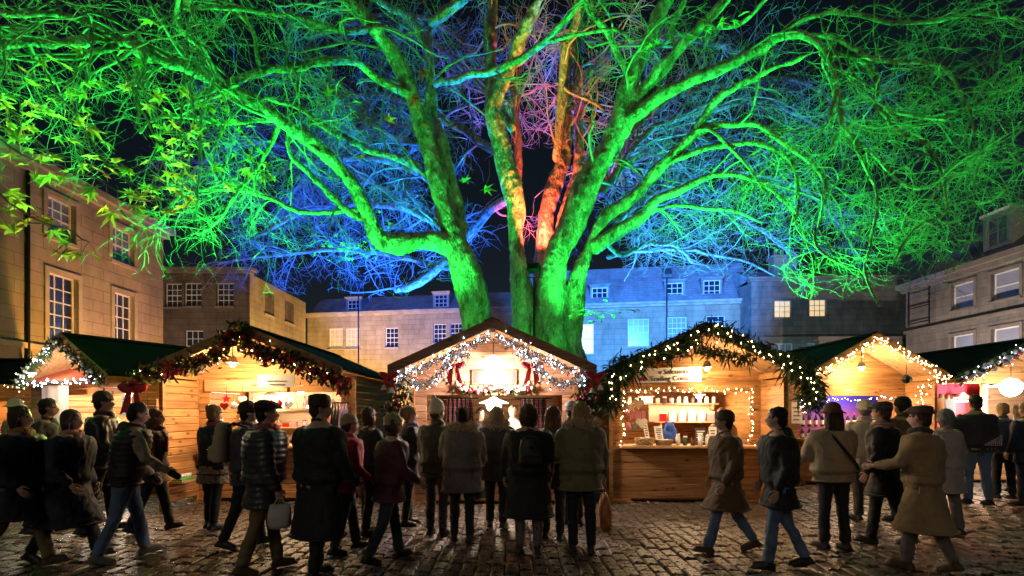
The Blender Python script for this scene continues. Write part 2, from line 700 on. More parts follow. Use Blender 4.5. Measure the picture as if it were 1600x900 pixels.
def house(name, label, loc, rz, W, H, D, wins, wall_m, trim_m, roof=None, bands=(), cornice=0.35, x0=0.0, split=False, surround=0.0):
    """wins: (x0, x1, z0, z1, cols, rows, pane material)"""
    t = thing(name, label, 'building', loc, rz)
    I = Matrix.Identity(4)
    mb = facade_wall(W, H, wins, x0=x0)
    mb.add(([(x0, 0, 0), (x0, D, 0), (x0, D, H), (x0, 0, H)], [(3, 2, 1, 0)]))
    mb.add(([(W, 0, 0), (W, D, 0), (W, D, H), (W, 0, H)], [(0, 1, 2, 3)]))
    mb.add(([(x0, D, 0), (W, D, 0), (W, D, H), (x0, D, H)], [(3, 2, 1, 0)]))
    mb.build('wall', wall_m, t)
    for w in wins:
        window(t, I, w[0], w[1], w[2], w[3], w[4], w[5], w[6], trim_m, surround, split)
    # dark sheet behind the windows stands for unlit rooms, so they are not see-through
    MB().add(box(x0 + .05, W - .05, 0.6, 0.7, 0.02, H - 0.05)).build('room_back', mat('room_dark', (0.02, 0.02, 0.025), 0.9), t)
    for z, hh, pr in bands:
        MB().add(box(x0 - 0.0, W, -pr, 0.06, z, z + hh)).build('string_course', trim_m, t)
    if cornice:
        mb = MB().add(box(x0 - 0.15, W + 0.15, -0.16, 0.3, H - 0.02, H + cornice * .45)).add(box(x0 - 0.3, W + 0.3, -0.32, 0.4, H + cornice * .45, H + cornice))
        mb.build('cornice', trim_m, t)
    if roof:
        top, run = roof
        z0 = H + cornice - 0.05
        v = [(x0, 0.12, z0), (W, 0.12, z0), (W, run, top), (x0, run, top), (x0, D, top - .1), (W, D, top - .1), (x0, D, z0), (W, D, z0)]
        mb = MB().add((v, [(0, 1, 2, 3), (3, 2, 5, 4), (0, 3, 4, 6), (1, 7, 5, 2), (4, 5, 7, 6)]))
        mb.build('roof', SLATE, t)
    else:
        v = [(x0, 0.1, H), (W, 0.1, H), (W, D, H), (x0, D, H)]
        MB().add((v, [(0, 1, 2, 3)])).build('roof', SLATE, t)
    return t


def dormer(t, x, z, w, h, y, trim_m, pane_m, cols=3, rows=3, back=1.6):
    d = MB().add(box(x - w / 2 - .14, x - w / 2, y, y + back, z - .1, z + h + .12)).add(box(x + w / 2, x + w / 2 + .14, y, y + back, z - .1, z + h + .12))
    d.add(box(x - w / 2 - .22, x + w / 2 + .22, y - .1, y + back, z + h + .12, z + h + .24)).add(box(x - w / 2, x + w / 2, y + .02, y + back, z - .1, z - 0.001)).add(box(x - w / 2, x + w / 2, y + .02, y + back, z + h, z + h + .12))
    dd = d.build('dormer', trim_m, t)
    M = Matrix.Translation((0, y, 0))
    mb = MB()
    tt, bt = 0.06, 0.022
    a, b, c, e = x - w / 2, x + w / 2, z, z + h
    mb.add(box(a, b, .05, .1, c, c + tt)).add(box(a, b, .05, .1, e - tt, e)).add(box(a, a + tt, .048, .1, c + tt, e - tt)).add(box(b - tt, b, .048, .1, c + tt, e - tt))
    for k in range(1, cols):
        xx = a + (b - a) * k / cols
        mb.add(box(xx - bt, xx + bt, .054, .1, c + tt, e - tt))
    for k in range(1, rows):
        zz = c + (e - c) * k / rows
        mb.add(box(a + tt, b - tt, .057, .1, zz - bt, zz + bt))
    link('window_frame', new_mesh('window_frame', [M @ Vector(v) for v in mb.v], mb.f), WHITE, dd)
    v, f = box(a + .03, b - .03, .08, .09, c + .03, e - .03)
    link('pane', new_mesh('pane', [M @ Vector(q) for q in v], f), pane_m, dd)


# left house: its long front runs away from the camera
BLUEPANE = mat('blue_reflection_pane', (0.16, 0.19, 0.30), 0.2, spec=0.8, var=0.2, vscale=2)  # blue light reflected in the glass is put into the pane colour
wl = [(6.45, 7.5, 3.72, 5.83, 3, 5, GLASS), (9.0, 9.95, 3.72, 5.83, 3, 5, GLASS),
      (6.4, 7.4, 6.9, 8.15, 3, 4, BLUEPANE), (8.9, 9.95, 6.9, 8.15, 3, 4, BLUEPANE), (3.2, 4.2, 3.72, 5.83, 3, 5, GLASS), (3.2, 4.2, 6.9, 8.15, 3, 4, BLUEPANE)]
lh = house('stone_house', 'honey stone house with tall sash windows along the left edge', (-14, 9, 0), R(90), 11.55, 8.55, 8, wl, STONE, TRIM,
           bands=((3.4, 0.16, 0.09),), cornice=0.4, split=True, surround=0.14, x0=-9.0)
MB().add(tube([(5.75, -.06, 0.2), (5.75, -.06, 8.5)], 0.05, 8)).build('drainpipe', IRON, lh)

# second house: dark front to the camera and a lit flank
s2 = house('corner_house', 'dark fronted stone house with white sashes behind the garlanded red bauble stall', (-30, 31, 0), 0, 14.1, 9.95, 8.4,
           [(9.0, 10.0, 7.9, 9.35, 3, 4, GLASS), (10.15, 11.2, 7.95, 9.38, 3, 4, GLASS), (12.1, 13.15, 7.95, 9.38, 3, 4, GLASS), (10.2, 11.3, 4.6, 6.5, 3, 4, GLASS), (12.2, 13.2, 4.6, 6.5, 3, 4, GLASS)],
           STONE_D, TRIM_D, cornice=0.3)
mbf = facade_wall(8.4, 9.95, [(1.9, 3.2, 7.9, 9.4), (4.8, 6.3, 7.9, 9.4)])
MF = Matrix.Translation((14.12, 0, 0)) @ Matrix.Rotation(R(90), 4, 'Z')
link('flank_wall', new_mesh('flank_wall', [MF @ Vector(v) for v in mbf.v], mbf.f), STONE, s2)
for w in ((1.9, 3.2), (4.8, 6.3)):
    window(s2, MF, w[0], w[1], 7.9, 9.4, 2, 2, GLASS, TRIM)

# the terrace across the back
TH = R(-9.5)
T0 = Vector((-16.5, 41.3, 0))


def facade_u(px):
    k = (px - 800) / FPX
    return (k * T0.y - T0.x) / (math.cos(TH) - k * math.sin(TH))


def facade_z(px, py):
    u = facade_u(px)
    return CAM_H + (HOR - py) * (T0.y + u * math.sin(TH)) / FPX


def wpx(x0, x1, y0, y1, cols, rows, m):
    xm = (x0 + x1) / 2
    return (facade_u(x0), facade_u(x1), facade_z(xm, y1), facade_z(xm, y0), cols, rows, m)


um = facade_u(815)
tl = house('terrace_house', 'long low terrace house with slate mansard left of the tree trunk', T0, TH, um, 9.15, 9,
           [wpx(514, 536, 513, 545, 3, 4, LITDIM), wpx(540, 562, 513, 545, 3, 4, LITDIM), wpx(602, 622, 512, 543, 3, 4, GLASS), wpx(677, 697, 506, 536, 3, 4, GLASS), wpx(703, 723, 505, 535, 3, 4, GLASS)],
           STONE, TRIM, roof=(11.1, 2.2), cornice=0.3)
dormer(tl, facade_u(686), facade_z(686, 478), 1.05, 1.0, 0.5, TRIM, GLASS)
dormer(tl, facade_u(548), facade_z(548, 486), 1.05, 1.0, 0.5, SLATE, GLASS)
tr = house('terrace_house', 'taller terrace house with steep slate mansard glowing blue right of the tree', T0, TH, facade_u(1176), 9.15, 9,
           [wpx(893, 928, 506, 553, 3, 4, LITWIN), wpx(981, 1014, 498, 541, 4, 4, BLIND), wpx(1043, 1073, 495, 530, 4, 4, BLIND), wpx(1104, 1133, 493, 528, 3, 4, GLASS)],
           STONE, TRIM, roof=(12.7, 2.6), cornice=0.3, x0=um + 0.05)
for px, py in ((937, 471), (1056, 464), (1115, 460)):
    dormer(tr, facade_u(px), facade_z(px, py), 1.15, 1.15, 0.55, SLATE, GLASS)

# house with two lit windows, right of the terrace
hr = house('gable_house', 'grey stone house with two lit upper windows behind the right stalls', (15.9, 34, 0), R(-3), 9.8, 10.2, 8,
           [(1.5, 2.6, 7.8, 8.95, 3, 3, LITWIN), (3.75, 4.85, 7.85, 9.0, 3, 3, LITWIN), (1.4, 2.7, 4.0, 6.1, 3, 4, BLIND), (3.6, 5.0, 4.0, 6.1, 3, 4, BLIND)],
           STONE_G, TRIM_D, roof=(11.6, 2.8), bands=((6.35, 0.16, 0.12),), cornice=0.25)
mb = MB().add(box(2.0, 3.5, 1.2, 2.1, 10.3, 12.1)).add(box(1.9, 3.6, 1.1, 2.2, 12.1, 12.3))
for k in range(3):
    mb.add(xform(lathe([(0.13, 0), (0.1, 0.5)], 8), Matrix.Translation((2.3 + k * .45, 1.65, 12.3))))
mb.build('chimney', STONE, hr)

# right house: front runs away from the camera on the right
rh = house('town_house', 'grey stone house with lavender window blinds along the right edge', (20, 26, 0), R(-90), 15, 7.6, 8,
           [(2.7, 3.85, 6.15, 7.3, 1, 2, BLIND), (4.65, 5.85, 6.15, 7.3, 1, 2, BLIND), (7.0, 8.2, 6.15, 7.3, 1, 2, BLIND), (2.7, 3.85, 3.0, 5.0, 1, 2, BLIND), (4.65, 5.85, 3.0, 5.0, 1, 2, BLIND)],
           STONE_G, TRIM_D, roof=(10.6, 3.6), bands=((5.5, 0.14, 0.14),), cornice=0.42, surround=0.12)
dormer(rh, 3.9, 8.75, 0.95, 1.25, 0.9, WHITE, BLIND, 2, 2)
mb = MB()
for x in (0.35, 1.6):
    mb.add(tube([(x, -.12, 5.8), (x, -.12, 7.55)], 0.035, 6))
for z in (5.95, 6.7, 7.45):
    mb.add(tube([(.35, -.12, z), (1.6, -.12, z)], 0.025, 6))
mb.build('wall_railing', IRON, rh)
gw = thing('garden_wall', 'low plain stone wall between the grey houses on the right', 'wall', (21.7, 28.5, 0))
MB().add(box(-4.6, 1.2, 0, 0.4, 0, 5.6)).build('masonry', STONE_G, gw)
MB().add(box(-4.7, 1.3, -0.08, 0.48, 5.6, 5.75)).build('coping', TRIM_D, gw)

# ------------------------------------------------------------------ the plane tree
BARK = bpy.data.materials.new('plane_bark')
BARK.use_nodes = True
n, l = nt(BARK)
b = n['Principled BSDF']
b.inputs['Roughness'].default_value = 0.85
b.inputs['Specular IOR Level'].default_value = 0.25
tc = n.new('ShaderNodeTexCoord')
mpb = n.new('ShaderNodeMapping')
mpb.inputs['Scale'].default_value = (1, 1, 0.45)
l.new(tc.outputs['Object'], mpb.inputs[0])
n1 = n.new('ShaderNodeTexNoise')
n1.inputs['Scale'].default_value = 4.5
n1.inputs['Detail'].default_value = 7
n1.inputs['Roughness'].default_value = 0.7
v1 = n.new('ShaderNodeTexVoronoi')
v1.inputs['Scale'].default_value = 7
v1.feature = 'DISTANCE_TO_EDGE'
n2 = n.new('ShaderNodeTexNoise')
n2.inputs['Scale'].default_value = 26
n2.inputs['Detail'].default_value = 5
for q in (n1, v1, n2):
    l.new(mpb.outputs[0], q.inputs['Vector'])
rp = n.new('ShaderNodeValToRGB')
rp.color_ramp.elements[0].position = 0.36
rp.color_ramp.elements[0].color = (0.13, 0.12, 0.08, 1)
rp.color_ramp.elements[1].position = 0.62
rp.color_ramp.elements[1].color = (0.62, 0.58, 0.45, 1)
l.new(n1.outputs[0], rp.inputs[0])
l.new(rp.outputs[0], b.inputs['Base Color'])
sm = n.new('ShaderNodeMath')
sm.operation = 'ADD'
l.new(n1.outputs[0], sm.inputs[0])
l.new(n2.outputs[0], sm.inputs[1])
sm2 = n.new('ShaderNodeMath')
sm2.operation = 'MULTIPLY_ADD'
sm2.inputs[1].default_value = 0.8
l.new(v1.outputs[0], sm2.inputs[0])
l.new(sm.outputs[0], sm2.inputs[2])
bp = n.new('ShaderNodeBump')
bp.inputs['Strength'].default_value = 1.0
bp.inputs['Distance'].default_value = 0.10
l.new(sm2.outputs[0], bp.inputs['Height'])
l.new(bp.outputs[0], b.inputs['Normal'])
TWIG = mat('twig_bark', (0.28, 0.255, 0.195), 0.8, var=0.3, vscale=3)

tree = thing('plane_tree', 'huge bare plane tree lit green and blue behind the stalls', 'tree', (0.6, 14.5, 0))
TO = Vector((0.6, 14.5, 0))

# limbs traced as (px, py, distance, width px); the distances let the crown arch forward and back
BIG = [
    [(775, 735, 14.4, 120), (765, 640, 14.4, 90), (747, 520, 14.3, 46), (737, 450, 14.2, 46), (716, 392, 14.1, 52), (698, 340, 14.0, 42), (684, 290, 13.9, 40), (670, 235, 13.8, 36), (656, 185, 13.6, 34), (638, 135, 13.4, 32), (612, 85, 13.1, 34), (580, 40, 12.7, 30), (540, -5, 12.3, 26), (490, -60, 11.8, 20)],
    [(722, 370, 14.2, 30), (712, 310, 14.2, 30), (702, 265, 14.2, 28), (688, 220, 14.3, 34), (675, 180, 14.4, 30), (673, 130, 14.3, 22), (672, 70, 14.2, 18), (684, 28, 14.1, 17), (722, -5, 14.0, 14)],
    [(716, 392, 14.1, 48), (665, 375, 13.8, 38), (620, 385, 13.5, 40), (590, 370, 13.3, 36), (575, 330, 13.0, 30), (545, 282, 12.6, 28), (500, 232, 12.1, 26), (440, 190, 11.4, 25), (380, 150, 10.8, 25), (340, 128, 10.4, 23), (290, 101, 10.0, 25), (250, 94, 9.7, 23), (190, 62, 9.3, 25), (130, 66, 8.9, 20), (60, 66, 8.5, 18), (-10, 73, 8.1, 14)],
    [(830, 735, 14.5, 90), (824, 640, 14.5, 60), (819, 540, 14.5, 40), (815, 450, 14.5, 34), (810, 400, 14.5, 32), (806, 350, 14.5, 34), (801, 300, 14.5, 42), (787, 245, 14.5, 40), (772, 190, 14.5, 36), (778, 155, 14.4, 32), (800, 100, 14.2, 28), (815, 58, 14.0, 25), (830, 20, 13.8, 21), (852, -15, 13.6, 18)],
    [(772, 175, 14.6, 34), (767, 100, 14.8, 27), (764, 50, 15.0, 23), (772, -10, 15.2, 18)],
    [(876, 735, 14.4, 100), (868, 640, 14.3, 70), (862, 540, 14.2, 48), (864, 450, 14.1, 42), (873, 400, 14.0, 52), (893, 350, 13.9, 56), (914, 300, 13.8, 56), (944, 250, 13.7, 46), (960, 215, 13.6, 44), (975, 180, 13.4, 40), (983, 135, 13.2, 36), (1002, 80, 13.0, 31), (1030, 25, 12.7, 28), (1050, -20, 12.4, 24)],
    [(970, 205, 13.5, 36), (1000, 155, 13.2, 30), (1030, 115, 12.8, 27), (1066, 70, 12.4, 25), (1100, 38, 12.0, 23), (1145, -8, 11.5, 20)],
    [(910, 735, 14.6, 80), (900, 640, 14.6, 60), (893, 540, 14.5, 36), (900, 450, 14.4, 30), (919, 395, 14.3, 28), (942, 345, 14.1, 30), (975, 318, 13.9, 29), (1010, 285, 13.6, 26), (1045, 250, 13.2, 24), (1085, 207, 12.8, 22), (1112, 165, 12.4, 17), (1142, 140, 12.1, 15), (1205, 108, 11.5, 13), (1285, 78, 10.9, 11)],
    [(862, 600, 14.7, 40), (850, 500, 14.8, 36), (846, 400, 15.0, 36), (860, 310, 15.2, 36), (878, 250, 15.4, 31), (885, 190, 15.6, 27), (880, 140, 15.8, 23), (893, 80, 16.0, 22), (906, 35, 16.2, 22), (918, -15, 16.4, 18)],
    [(866, 480, 14.9, 28), (872, 390, 15.0, 28), (882, 340, 15.2, 28), (903, 270, 15.6, 25), (905, 200, 16.0, 22), (902, 110, 16.4, 18), (908, 50, 16.8, 16), (930, -10, 17.2, 12)],
]
LIMBS = [
    [(975, 195, 13.4, 30), (1030, 152, 12.9, 27), (1066, 130, 12.5, 25), (1130, 106, 12.0, 24), (1190, 70, 11.5, 21), (1220, 51, 11.2, 19), (1260, 55, 10.9, 15), (1292, 80, 10.7, 13), (1300, 130, 10.6, 10), (1302, 200, 10.5, 7)],
    [(930, 385, 14.2, 34), (985, 352, 13.9, 28), (1012, 330, 13.7, 24), (1026, 308, 13.5, 20), (1062, 294, 13.2, 17), (1105, 276, 12.9, 13), (1150, 272, 12.6, 10), (1200, 290, 12.2, 8), (1240, 330, 12.0, 6)],
    [(1085, 210, 12.8, 15), (1150, 191, 12.2, 13), (1200, 201, 11.8, 12), (1248, 240, 11.4, 11), (1282, 272, 11.1, 10), (1288, 315, 11.0, 8), (1275, 370, 10.9, 6), (1290, 402, 10.8, 6), (1350, 430, 10.6, 4)],
    [(1050, 252, 13.1, 12), (1130, 226, 12.5, 12), (1180, 225, 12.1, 11), (1228, 240, 11.8, 9), (1247, 300, 11.6, 7), (1240, 350, 11.6, 5)],
    [(1085, 205, 12.7, 10), (1125, 212, 12.4, 8), (1160, 250, 12.3, 6), (1195, 300, 12.2, 5)],
    [(648, 150, 13.4, 18), (590, 124, 13.0, 16), (560, 96, 12.6, 17), (500, 98, 12.0, 17), (440, 105, 11.4, 17), (400, 112, 11.0, 15), (345, 130, 10.5, 13)],
    [(655, 265, 13.8, 20), (620, 250, 13.6, 15), (585, 236, 13.4, 14), (540, 214, 13.0, 13), (500, 196, 12.6, 11), (460, 165, 12.2, 9), (420, 150, 11.8, 7)],
    [(583, 345, 13.2, 16), (550, 335, 13.0, 14), (510, 300, 12.7, 13), (470, 262, 12.4, 11), (452, 230, 12.2, 9), (455, 190, 12.0, 7)],
    [(680, 133, 14.0, 14), (730, 118, 13.6, 14), (782, 108, 13.2, 15), (830, 76, 12.8, 14), (850, 62, 12.6, 14), (880, 30, 12.3, 11), (915, -10, 11.9, 9)],
    [(850, 64, 12.6, 8), (905, 55, 12.4, 7), (960, 48, 12.2, 8), (985, 62, 12.2, 6)],
    [(676, 38, 14.1, 18), (720, 5, 13.6, 17), (760, -30, 13.1, 14)],
    [(672, 80, 14.2, 14), (640, 30, 14.0, 14), (600, 8, 13.6, 13), (560, -10, 13.2, 11)],
    [(805, 300, 15.3, 22), (808, 240, 15.6, 19), (804, 170, 16.0, 16), (800, 110, 16.4, 12), (815, 40, 16.8, 9)],
    [(870, 250, 14.8, 16), (878, 170, 14.6, 22), (882, 90, 14.3, 20), (900, 30, 14.0, 18), (905, -15, 13.7, 15)],
    [(870, 130, 14.5, 8), (905, 150, 14.1, 7), (935, 165, 13.8, 6), (945, 180, 13.6, 4)],
    [(185, 62, 9.2, 14), (150, 40, 8.8, 14), (90, 25, 8.3, 12), (30, 18, 7.8, 12), (-20, 10, 7.5, 10)],
    [(180, 66, 9.2, 12), (140, 80, 8.9, 11), (110, 95, 8.6, 8), (60, 100, 8.3, 6), (10, 90, 8.0, 5)],
    [(60, 40, 8.6, 13), (20, 45, 8.3, 14), (-20, 48, 8.0, 14)],
    [(405, 100, 11.0, 9), (395, 50, 10.7, 9), (375, 20, 10.5, 8), (360, -10, 10.3, 7)],
    [(430, 190, 11.3, 10), (400, 190, 11.1, 9), (330, 190, 10.6, 8), (250, 185, 10.0, 6), (225, 210, 9.8, 5)],
    [(500, 235, 12.0, 8), (470, 215, 11.8, 12), (430, 185, 11.5, 12), (400, 150, 11.2, 10)],
    [(1220, 50, 11.2, 12), (1260, 30, 10.8, 11), (1320, 22, 10.4, 10), (1390, 40, 10.0, 9), (1450, 35, 9.6, 8), (1540, 20, 9.2, 6), (1620, 40, 8.9, 5)],
    [(1262, 56, 10.9, 11), (1310, 60, 10.5, 10), (1350, 85, 10.2, 9), (1400, 95, 9.9, 8), (1460, 100, 9.6, 8), (1500, 140, 9.4, 6), (1520, 210, 9.2, 4)],
    [(1285, 80, 10.8, 11), (1330, 85, 10.5, 12), (1365, 105, 10.2, 13), (1372, 140, 10.1, 10), (1368, 165, 10.1, 8), (1420, 175, 9.9, 7), (1490, 180, 9.6, 6), (1560, 150, 9.3, 5)],
    [(1300, 130, 10.6, 9), (1315, 170, 10.5, 10), (1320, 205, 10.4, 8), (1360, 240, 10.2, 7), (1420, 285, 10.0, 7), (1480, 280, 9.8, 6), (1540, 240, 9.5, 4)],
    [(1320, 205, 10.4, 8), (1345, 250, 10.3, 6), (1370, 300, 10.3, 6), (1365, 370, 10.3, 6), (1350, 430, 10.3, 5), (1375, 480, 10.3, 4)],
    [(1366, 165, 10.1, 8), (1410, 205, 9.9, 8), (1460, 240, 9.7, 7), (1480, 320, 9.6, 6), (1430, 360, 9.6, 5), (1400, 405, 9.6, 4)],
    [(985, 350, 14.1, 8), (1040, 322, 13.9, 8), (1120, 325, 13.7, 7), (1190, 345, 13.5, 5)],
    [(940, 375, 15.0, 10), (975, 400, 15.3, 9), (1015, 380, 15.6, 9), (1060, 385, 16, 8), (1085, 410, 16.3, 6)],
    [(720, 400, 14.8, 20), (690, 410, 15.6, 15), (655, 440, 16.4, 13), (620, 455, 17.2, 9)],
    [(800, 310, 15.2, 20), (765, 330, 15.8, 18), (735, 365, 16.6, 14), (705, 395, 17.4, 10)],
    [(590, 40, 12.7, 14), (540, 50, 12.0, 13), (470, 30, 11.2, 12), (420, 20, 10.6, 10), (350, 15, 10.0, 8), (280, 5, 9.4, 7)],
    [(345, 128, 10.4, 14), (320, 80, 9.8, 11), (280, 40, 9.0, 10), (270, -10, 8.4, 8)],
    [(1045, 60, 12.7, 12), (1065, 5, 12.2, 12), (1075, -30, 11.9, 10)],
    [(1100, 40, 12.0, 10), (1150, 40, 11.4, 9), (1200, 0, 10.8, 8)],
    [(985, 130, 13.2, 14), (960, 70, 12.8, 13), (925, 20, 12.2, 12), (910, -20, 11.8, 10)],
    # limbs on the far side, where the blue floodlights reach
    [(790, 250, 15.0, 20), (700, 190, 17.0, 15), (600, 150, 19.0, 11), (520, 160, 20.5, 8), (460, 200, 21.5, 6)],
    [(700, 300, 14.8, 18), (610, 250, 16.5, 13), (520, 250, 18.5, 10), (430, 270, 20.0, 8), (360, 320, 21.0, 5)],
    [(715, 370, 14.8, 16), (640, 330, 16.5, 13), (560, 320, 18.0, 11), (480, 330, 19.0, 8), (400, 370, 20.0, 6)],
    [(690, 280, 15.0, 14), (640, 200, 17.0, 12), (560, 200, 19.0, 10), (480, 280, 20.5, 7), (420, 350, 21.5, 5)],
    [(900, 330, 15.0, 20), (990, 250, 16.5, 14), (1080, 220, 18.0, 11), (1170, 240, 19.0, 8), (1240, 300, 20.0, 6)],
    [(940, 300, 14.8, 18), (1020, 200, 16.0, 13), (1120, 170, 17.5, 11), (1200, 160, 19.0, 8), (1290, 210, 20.0, 5)],
    [(930, 380, 15.0, 16), (1000, 330, 16.5, 13), (1080, 320, 17.5, 10), (1160, 340, 18.5, 8), (1230, 390, 19.0, 5)],
    [(800, 200, 15.2, 18), (740, 120, 17.0, 13), (660, 60, 19.0, 10), (560, 40, 21.0, 7)],
    [(885, 150, 16.0, 18), (960, 80, 17.5, 13), (1060, 60, 19.0, 10), (1180, 90, 20.5, 7)],
    [(680, 240, 15.6, 14), (590, 200, 18.0, 12), (500, 130, 20.0, 10), (400, 120, 21.0, 7), (320, 170, 22.0, 5)],
    [(640, 330, 15.8, 12), (560, 270, 18.0, 10), (450, 230, 19.5, 8), (350, 230, 20.5, 6), (280, 290, 21.0, 4)],
    [(700, 420, 15.6, 12), (620, 400, 17.0, 10), (520, 390, 18.5, 8), (430, 400, 19.5, 6), (340, 410, 20.5, 4)],
    [(940, 250, 15.6, 14), (1040, 160, 17.5, 11), (1150, 130, 19.0, 9), (1260, 130, 20.0, 7), (1340, 200, 20.5, 5)],
    [(960, 350, 15.6, 12), (1060, 280, 17.5, 10), (1160, 270, 18.5, 8), (1260, 300, 19.5, 6), (1320, 360, 20.0, 4)],
    [(950, 400, 15.6, 10), (1040, 390, 17.0, 8), (1130, 400, 18.0, 6), (1210, 430, 19.0, 4)],
    [(790, 160, 15.8, 12), (720, 60, 18.0, 10), (620, 20, 20.0, 8), (480, 60, 21.5, 6)],
    [(560, 330, 13.2, 10), (470, 330, 13.2, 10), (390, 300, 13.2, 8), (300, 300, 13.0, 6), (250, 350, 12.9, 4)],
    [(440, 190, 11.5, 12), (400, 260, 11.8, 8), (350, 330, 12.0, 7), (310, 370, 12.2, 5)],
]


def smooth_path(pts, sub=3):
    """Catmull-Rom through (point, radius)"""
    out = []
    n = len(pts)
    for i in range(n - 1):
        p0, p1, p2, p3 = (np.array(pts[max(i - 1, 0)]), np.array(pts[i]), np.array(pts[i + 1]), np.array(pts[min(i + 2, n - 1)]))
        for k in range(sub):
            t = k / sub
            out.append(0.5 * ((2 * p1) + (-p0 + p2) * t + (2 * p0 - 5 * p1 + 4 * p2 - p3) * t * t + (-p0 + 3 * p1 - 3 * p2 + p3) * t ** 3))
    out.append(np.array(pts[-1]))
    return np.array(out)


def limb_path(L, sub=3):
    pts = []
    for px, py, Y, w in L:
        p = P(px, py, Y) - TO
        pts.append((p.x, p.y, p.z, 0.5 * w * Y / FPX * (1.10 if py > 430 else 0.76)))
    return smooth_path(pts, sub)


def wob(p, a, f):
    return noise.noise_vector(Vector(p) * float(f)) * float(a)


big_paths = [limb_path(L, 4) for L in BIG]
parts = []
for q in big_paths:
    pp = []
    for a in q:
        w = wob(a[:3], min(0.10, a[3] * 0.35), 0.9)
        pp.append(Vector(a[:3]) + w)
    parts.append(tube(pp, [max(0.03, a[3]) for a in q], 12))
parts.append(loft([(-0.35, 0, -0.2, 1.9, 1.3), (-0.3, 0, 0.3, 1.55, 1.05), (-0.25, 0, 0.9, 1.35, 0.85), (-0.2, 0, 1.5, 1.2, 0.7), (-0.15, 0, 1.9, 0.9, 0.5)], 20))


def bark_disp(p):
    q = Vector((p.x * 2.2, p.y * 2.2, p.z * 1.0))
    return 0.06 * noise.fractal(q, 1.0, 2.0, 3) + 0.03 * noise.noise(p * 6.0)


me = fuse(parts, 0.05, 2, bark_disp)
link('trunk', me, BARK, tree, smooth=True)
all_paths = list(big_paths)
for L in LIMBS:
    q = limb_path(L, 4)
    pp, rr = [], []
    for a in q:
        pp.append(Vector(a[:3]) + wob(a[:3], 0.10, 1.3) + wob(a[:3], 0.03, 5.0))
        rr.append(max(0.016, a[3] * (1 + 0.15 * noise.noise(Vector(a[:3]) * 4))))
    all_paths.append(np.array([(p.x, p.y, p.z, r) for p, r in zip(pp, rr)]))
    MB().add(tube(pp, rr, 8)).build('limb', BARK, tree, True)


def grow(starts, dirs, lens, rads, S, curl, grav, taper=0.35, seed=0):
    """N branches at once -> (N, S+1, 3), (N, S+1)"""
    r = np.random.default_rng(seed)
    N = len(starts)
    pos = np.zeros((N, S + 1, 3))
    pos[:, 0] = starts
    d = dirs / np.linalg.norm(dirs, axis=1, keepdims=True)
    step = (lens / S)[:, None]
    drift = r.normal(size=(N, 3)) * curl * 0.5
    for s in range(S):
        d = d + drift + r.normal(size=(N, 3)) * curl + np.array([0, 0, grav])
        d /= np.linalg.norm(d, axis=1, keepdims=True)
        pos[:, s + 1] = pos[:, s] + d * step
    t = np.linspace(0, 1, S + 1)[None, :]
    rad = rads[:, None] * (1 - (1 - taper) * t)
    return pos, rad


def tubes_np(pos, rad, k):
    N, S1, _ = pos.shape
    tan = np.empty_like(pos)
    tan[:, 1:-1] = pos[:, 2:] - pos[:, :-2]
    tan[:, 0] = pos[:, 1] - pos[:, 0]
    tan[:, -1] = pos[:, -1] - pos[:, -2]
    tan /= np.linalg.norm(tan, axis=2, keepdims=True) + 1e-9
    ref = np.array([0.31, 0.52, 0.79])
    u = np.cross(tan, ref)
    u /= np.linalg.norm(u, axis=2, keepdims=True) + 1e-9
    w = np.cross(tan, u)
    ang = 2 * np.pi * np.arange(k) / k
    v = pos[:, :, None, :] + rad[:, :, None, None] * (u[:, :, None, :] * np.cos(ang)[None, None, :, None] + w[:, :, None, :] * np.sin(ang)[None, None, :, None])
    idx = np.arange(N * S1 * k).reshape(N, S1, k)
    a = idx[:, :-1, :]
    b2 = np.roll(a, -1, axis=2)
    c = idx[:, 1:, :]
    d2 = np.roll(c, -1, axis=2)
    f = np.stack([a, b2, d2, c], axis=-1).reshape(-1, 4)
    return v.reshape(-1, 3), f


def spawn(paths_pos, paths_rad, per_m, spread, r, tmin=0.15):
    """child starts along polylines"""
    st, di, pr, tt = [], [], [], []
    seg = paths_pos[:, 1:] - paths_pos[:, :-1]
    ln = np.linalg.norm(seg, axis=2)
    tot = ln.sum(axis=1)
    for i in range(len(paths_pos)):
        cnt = r.poisson(tot[i] * per_m)
        for _ in range(cnt):
            t = r.uniform(tmin, 1.0) * (paths_pos.shape[1] - 1)
            k = min(int(t), paths_pos.shape[1] - 2)
            fr = t - k
            st.append(paths_pos[i, k] * (1 - fr) + paths_pos[i, k + 1] * fr)
            tg = seg[i, k] / (ln[i, k] + 1e-9)
            di.append(tg * (1 - spread * 0.4) + r.normal(size=3) * spread)
            pr.append(paths_rad[i, k])
            tt.append(tot[i])
    return np.array(st), np.array(di), np.array(pr), np.array(tt)


def resample(q, S):
    d = np.r_[0, np.cumsum(np.linalg.norm(np.diff(q[:, :3], axis=0), axis=1))]
    t = np.linspace(0, d[-1], S + 1)
    return np.stack([np.interp(t, d, q[:, i]) for i in range(4)], axis=1)


rs = np.random.default_rng(21)
res = np.array([resample(q if i >= len(big_paths) else q[len(q) * 2 // 5:], 10) for i, q in enumerate(all_paths)])
s0, d0, r0, t0 = spawn(res[:, :, :3], res[:, :, 3], 2.7, 0.75, rs, 0.1)
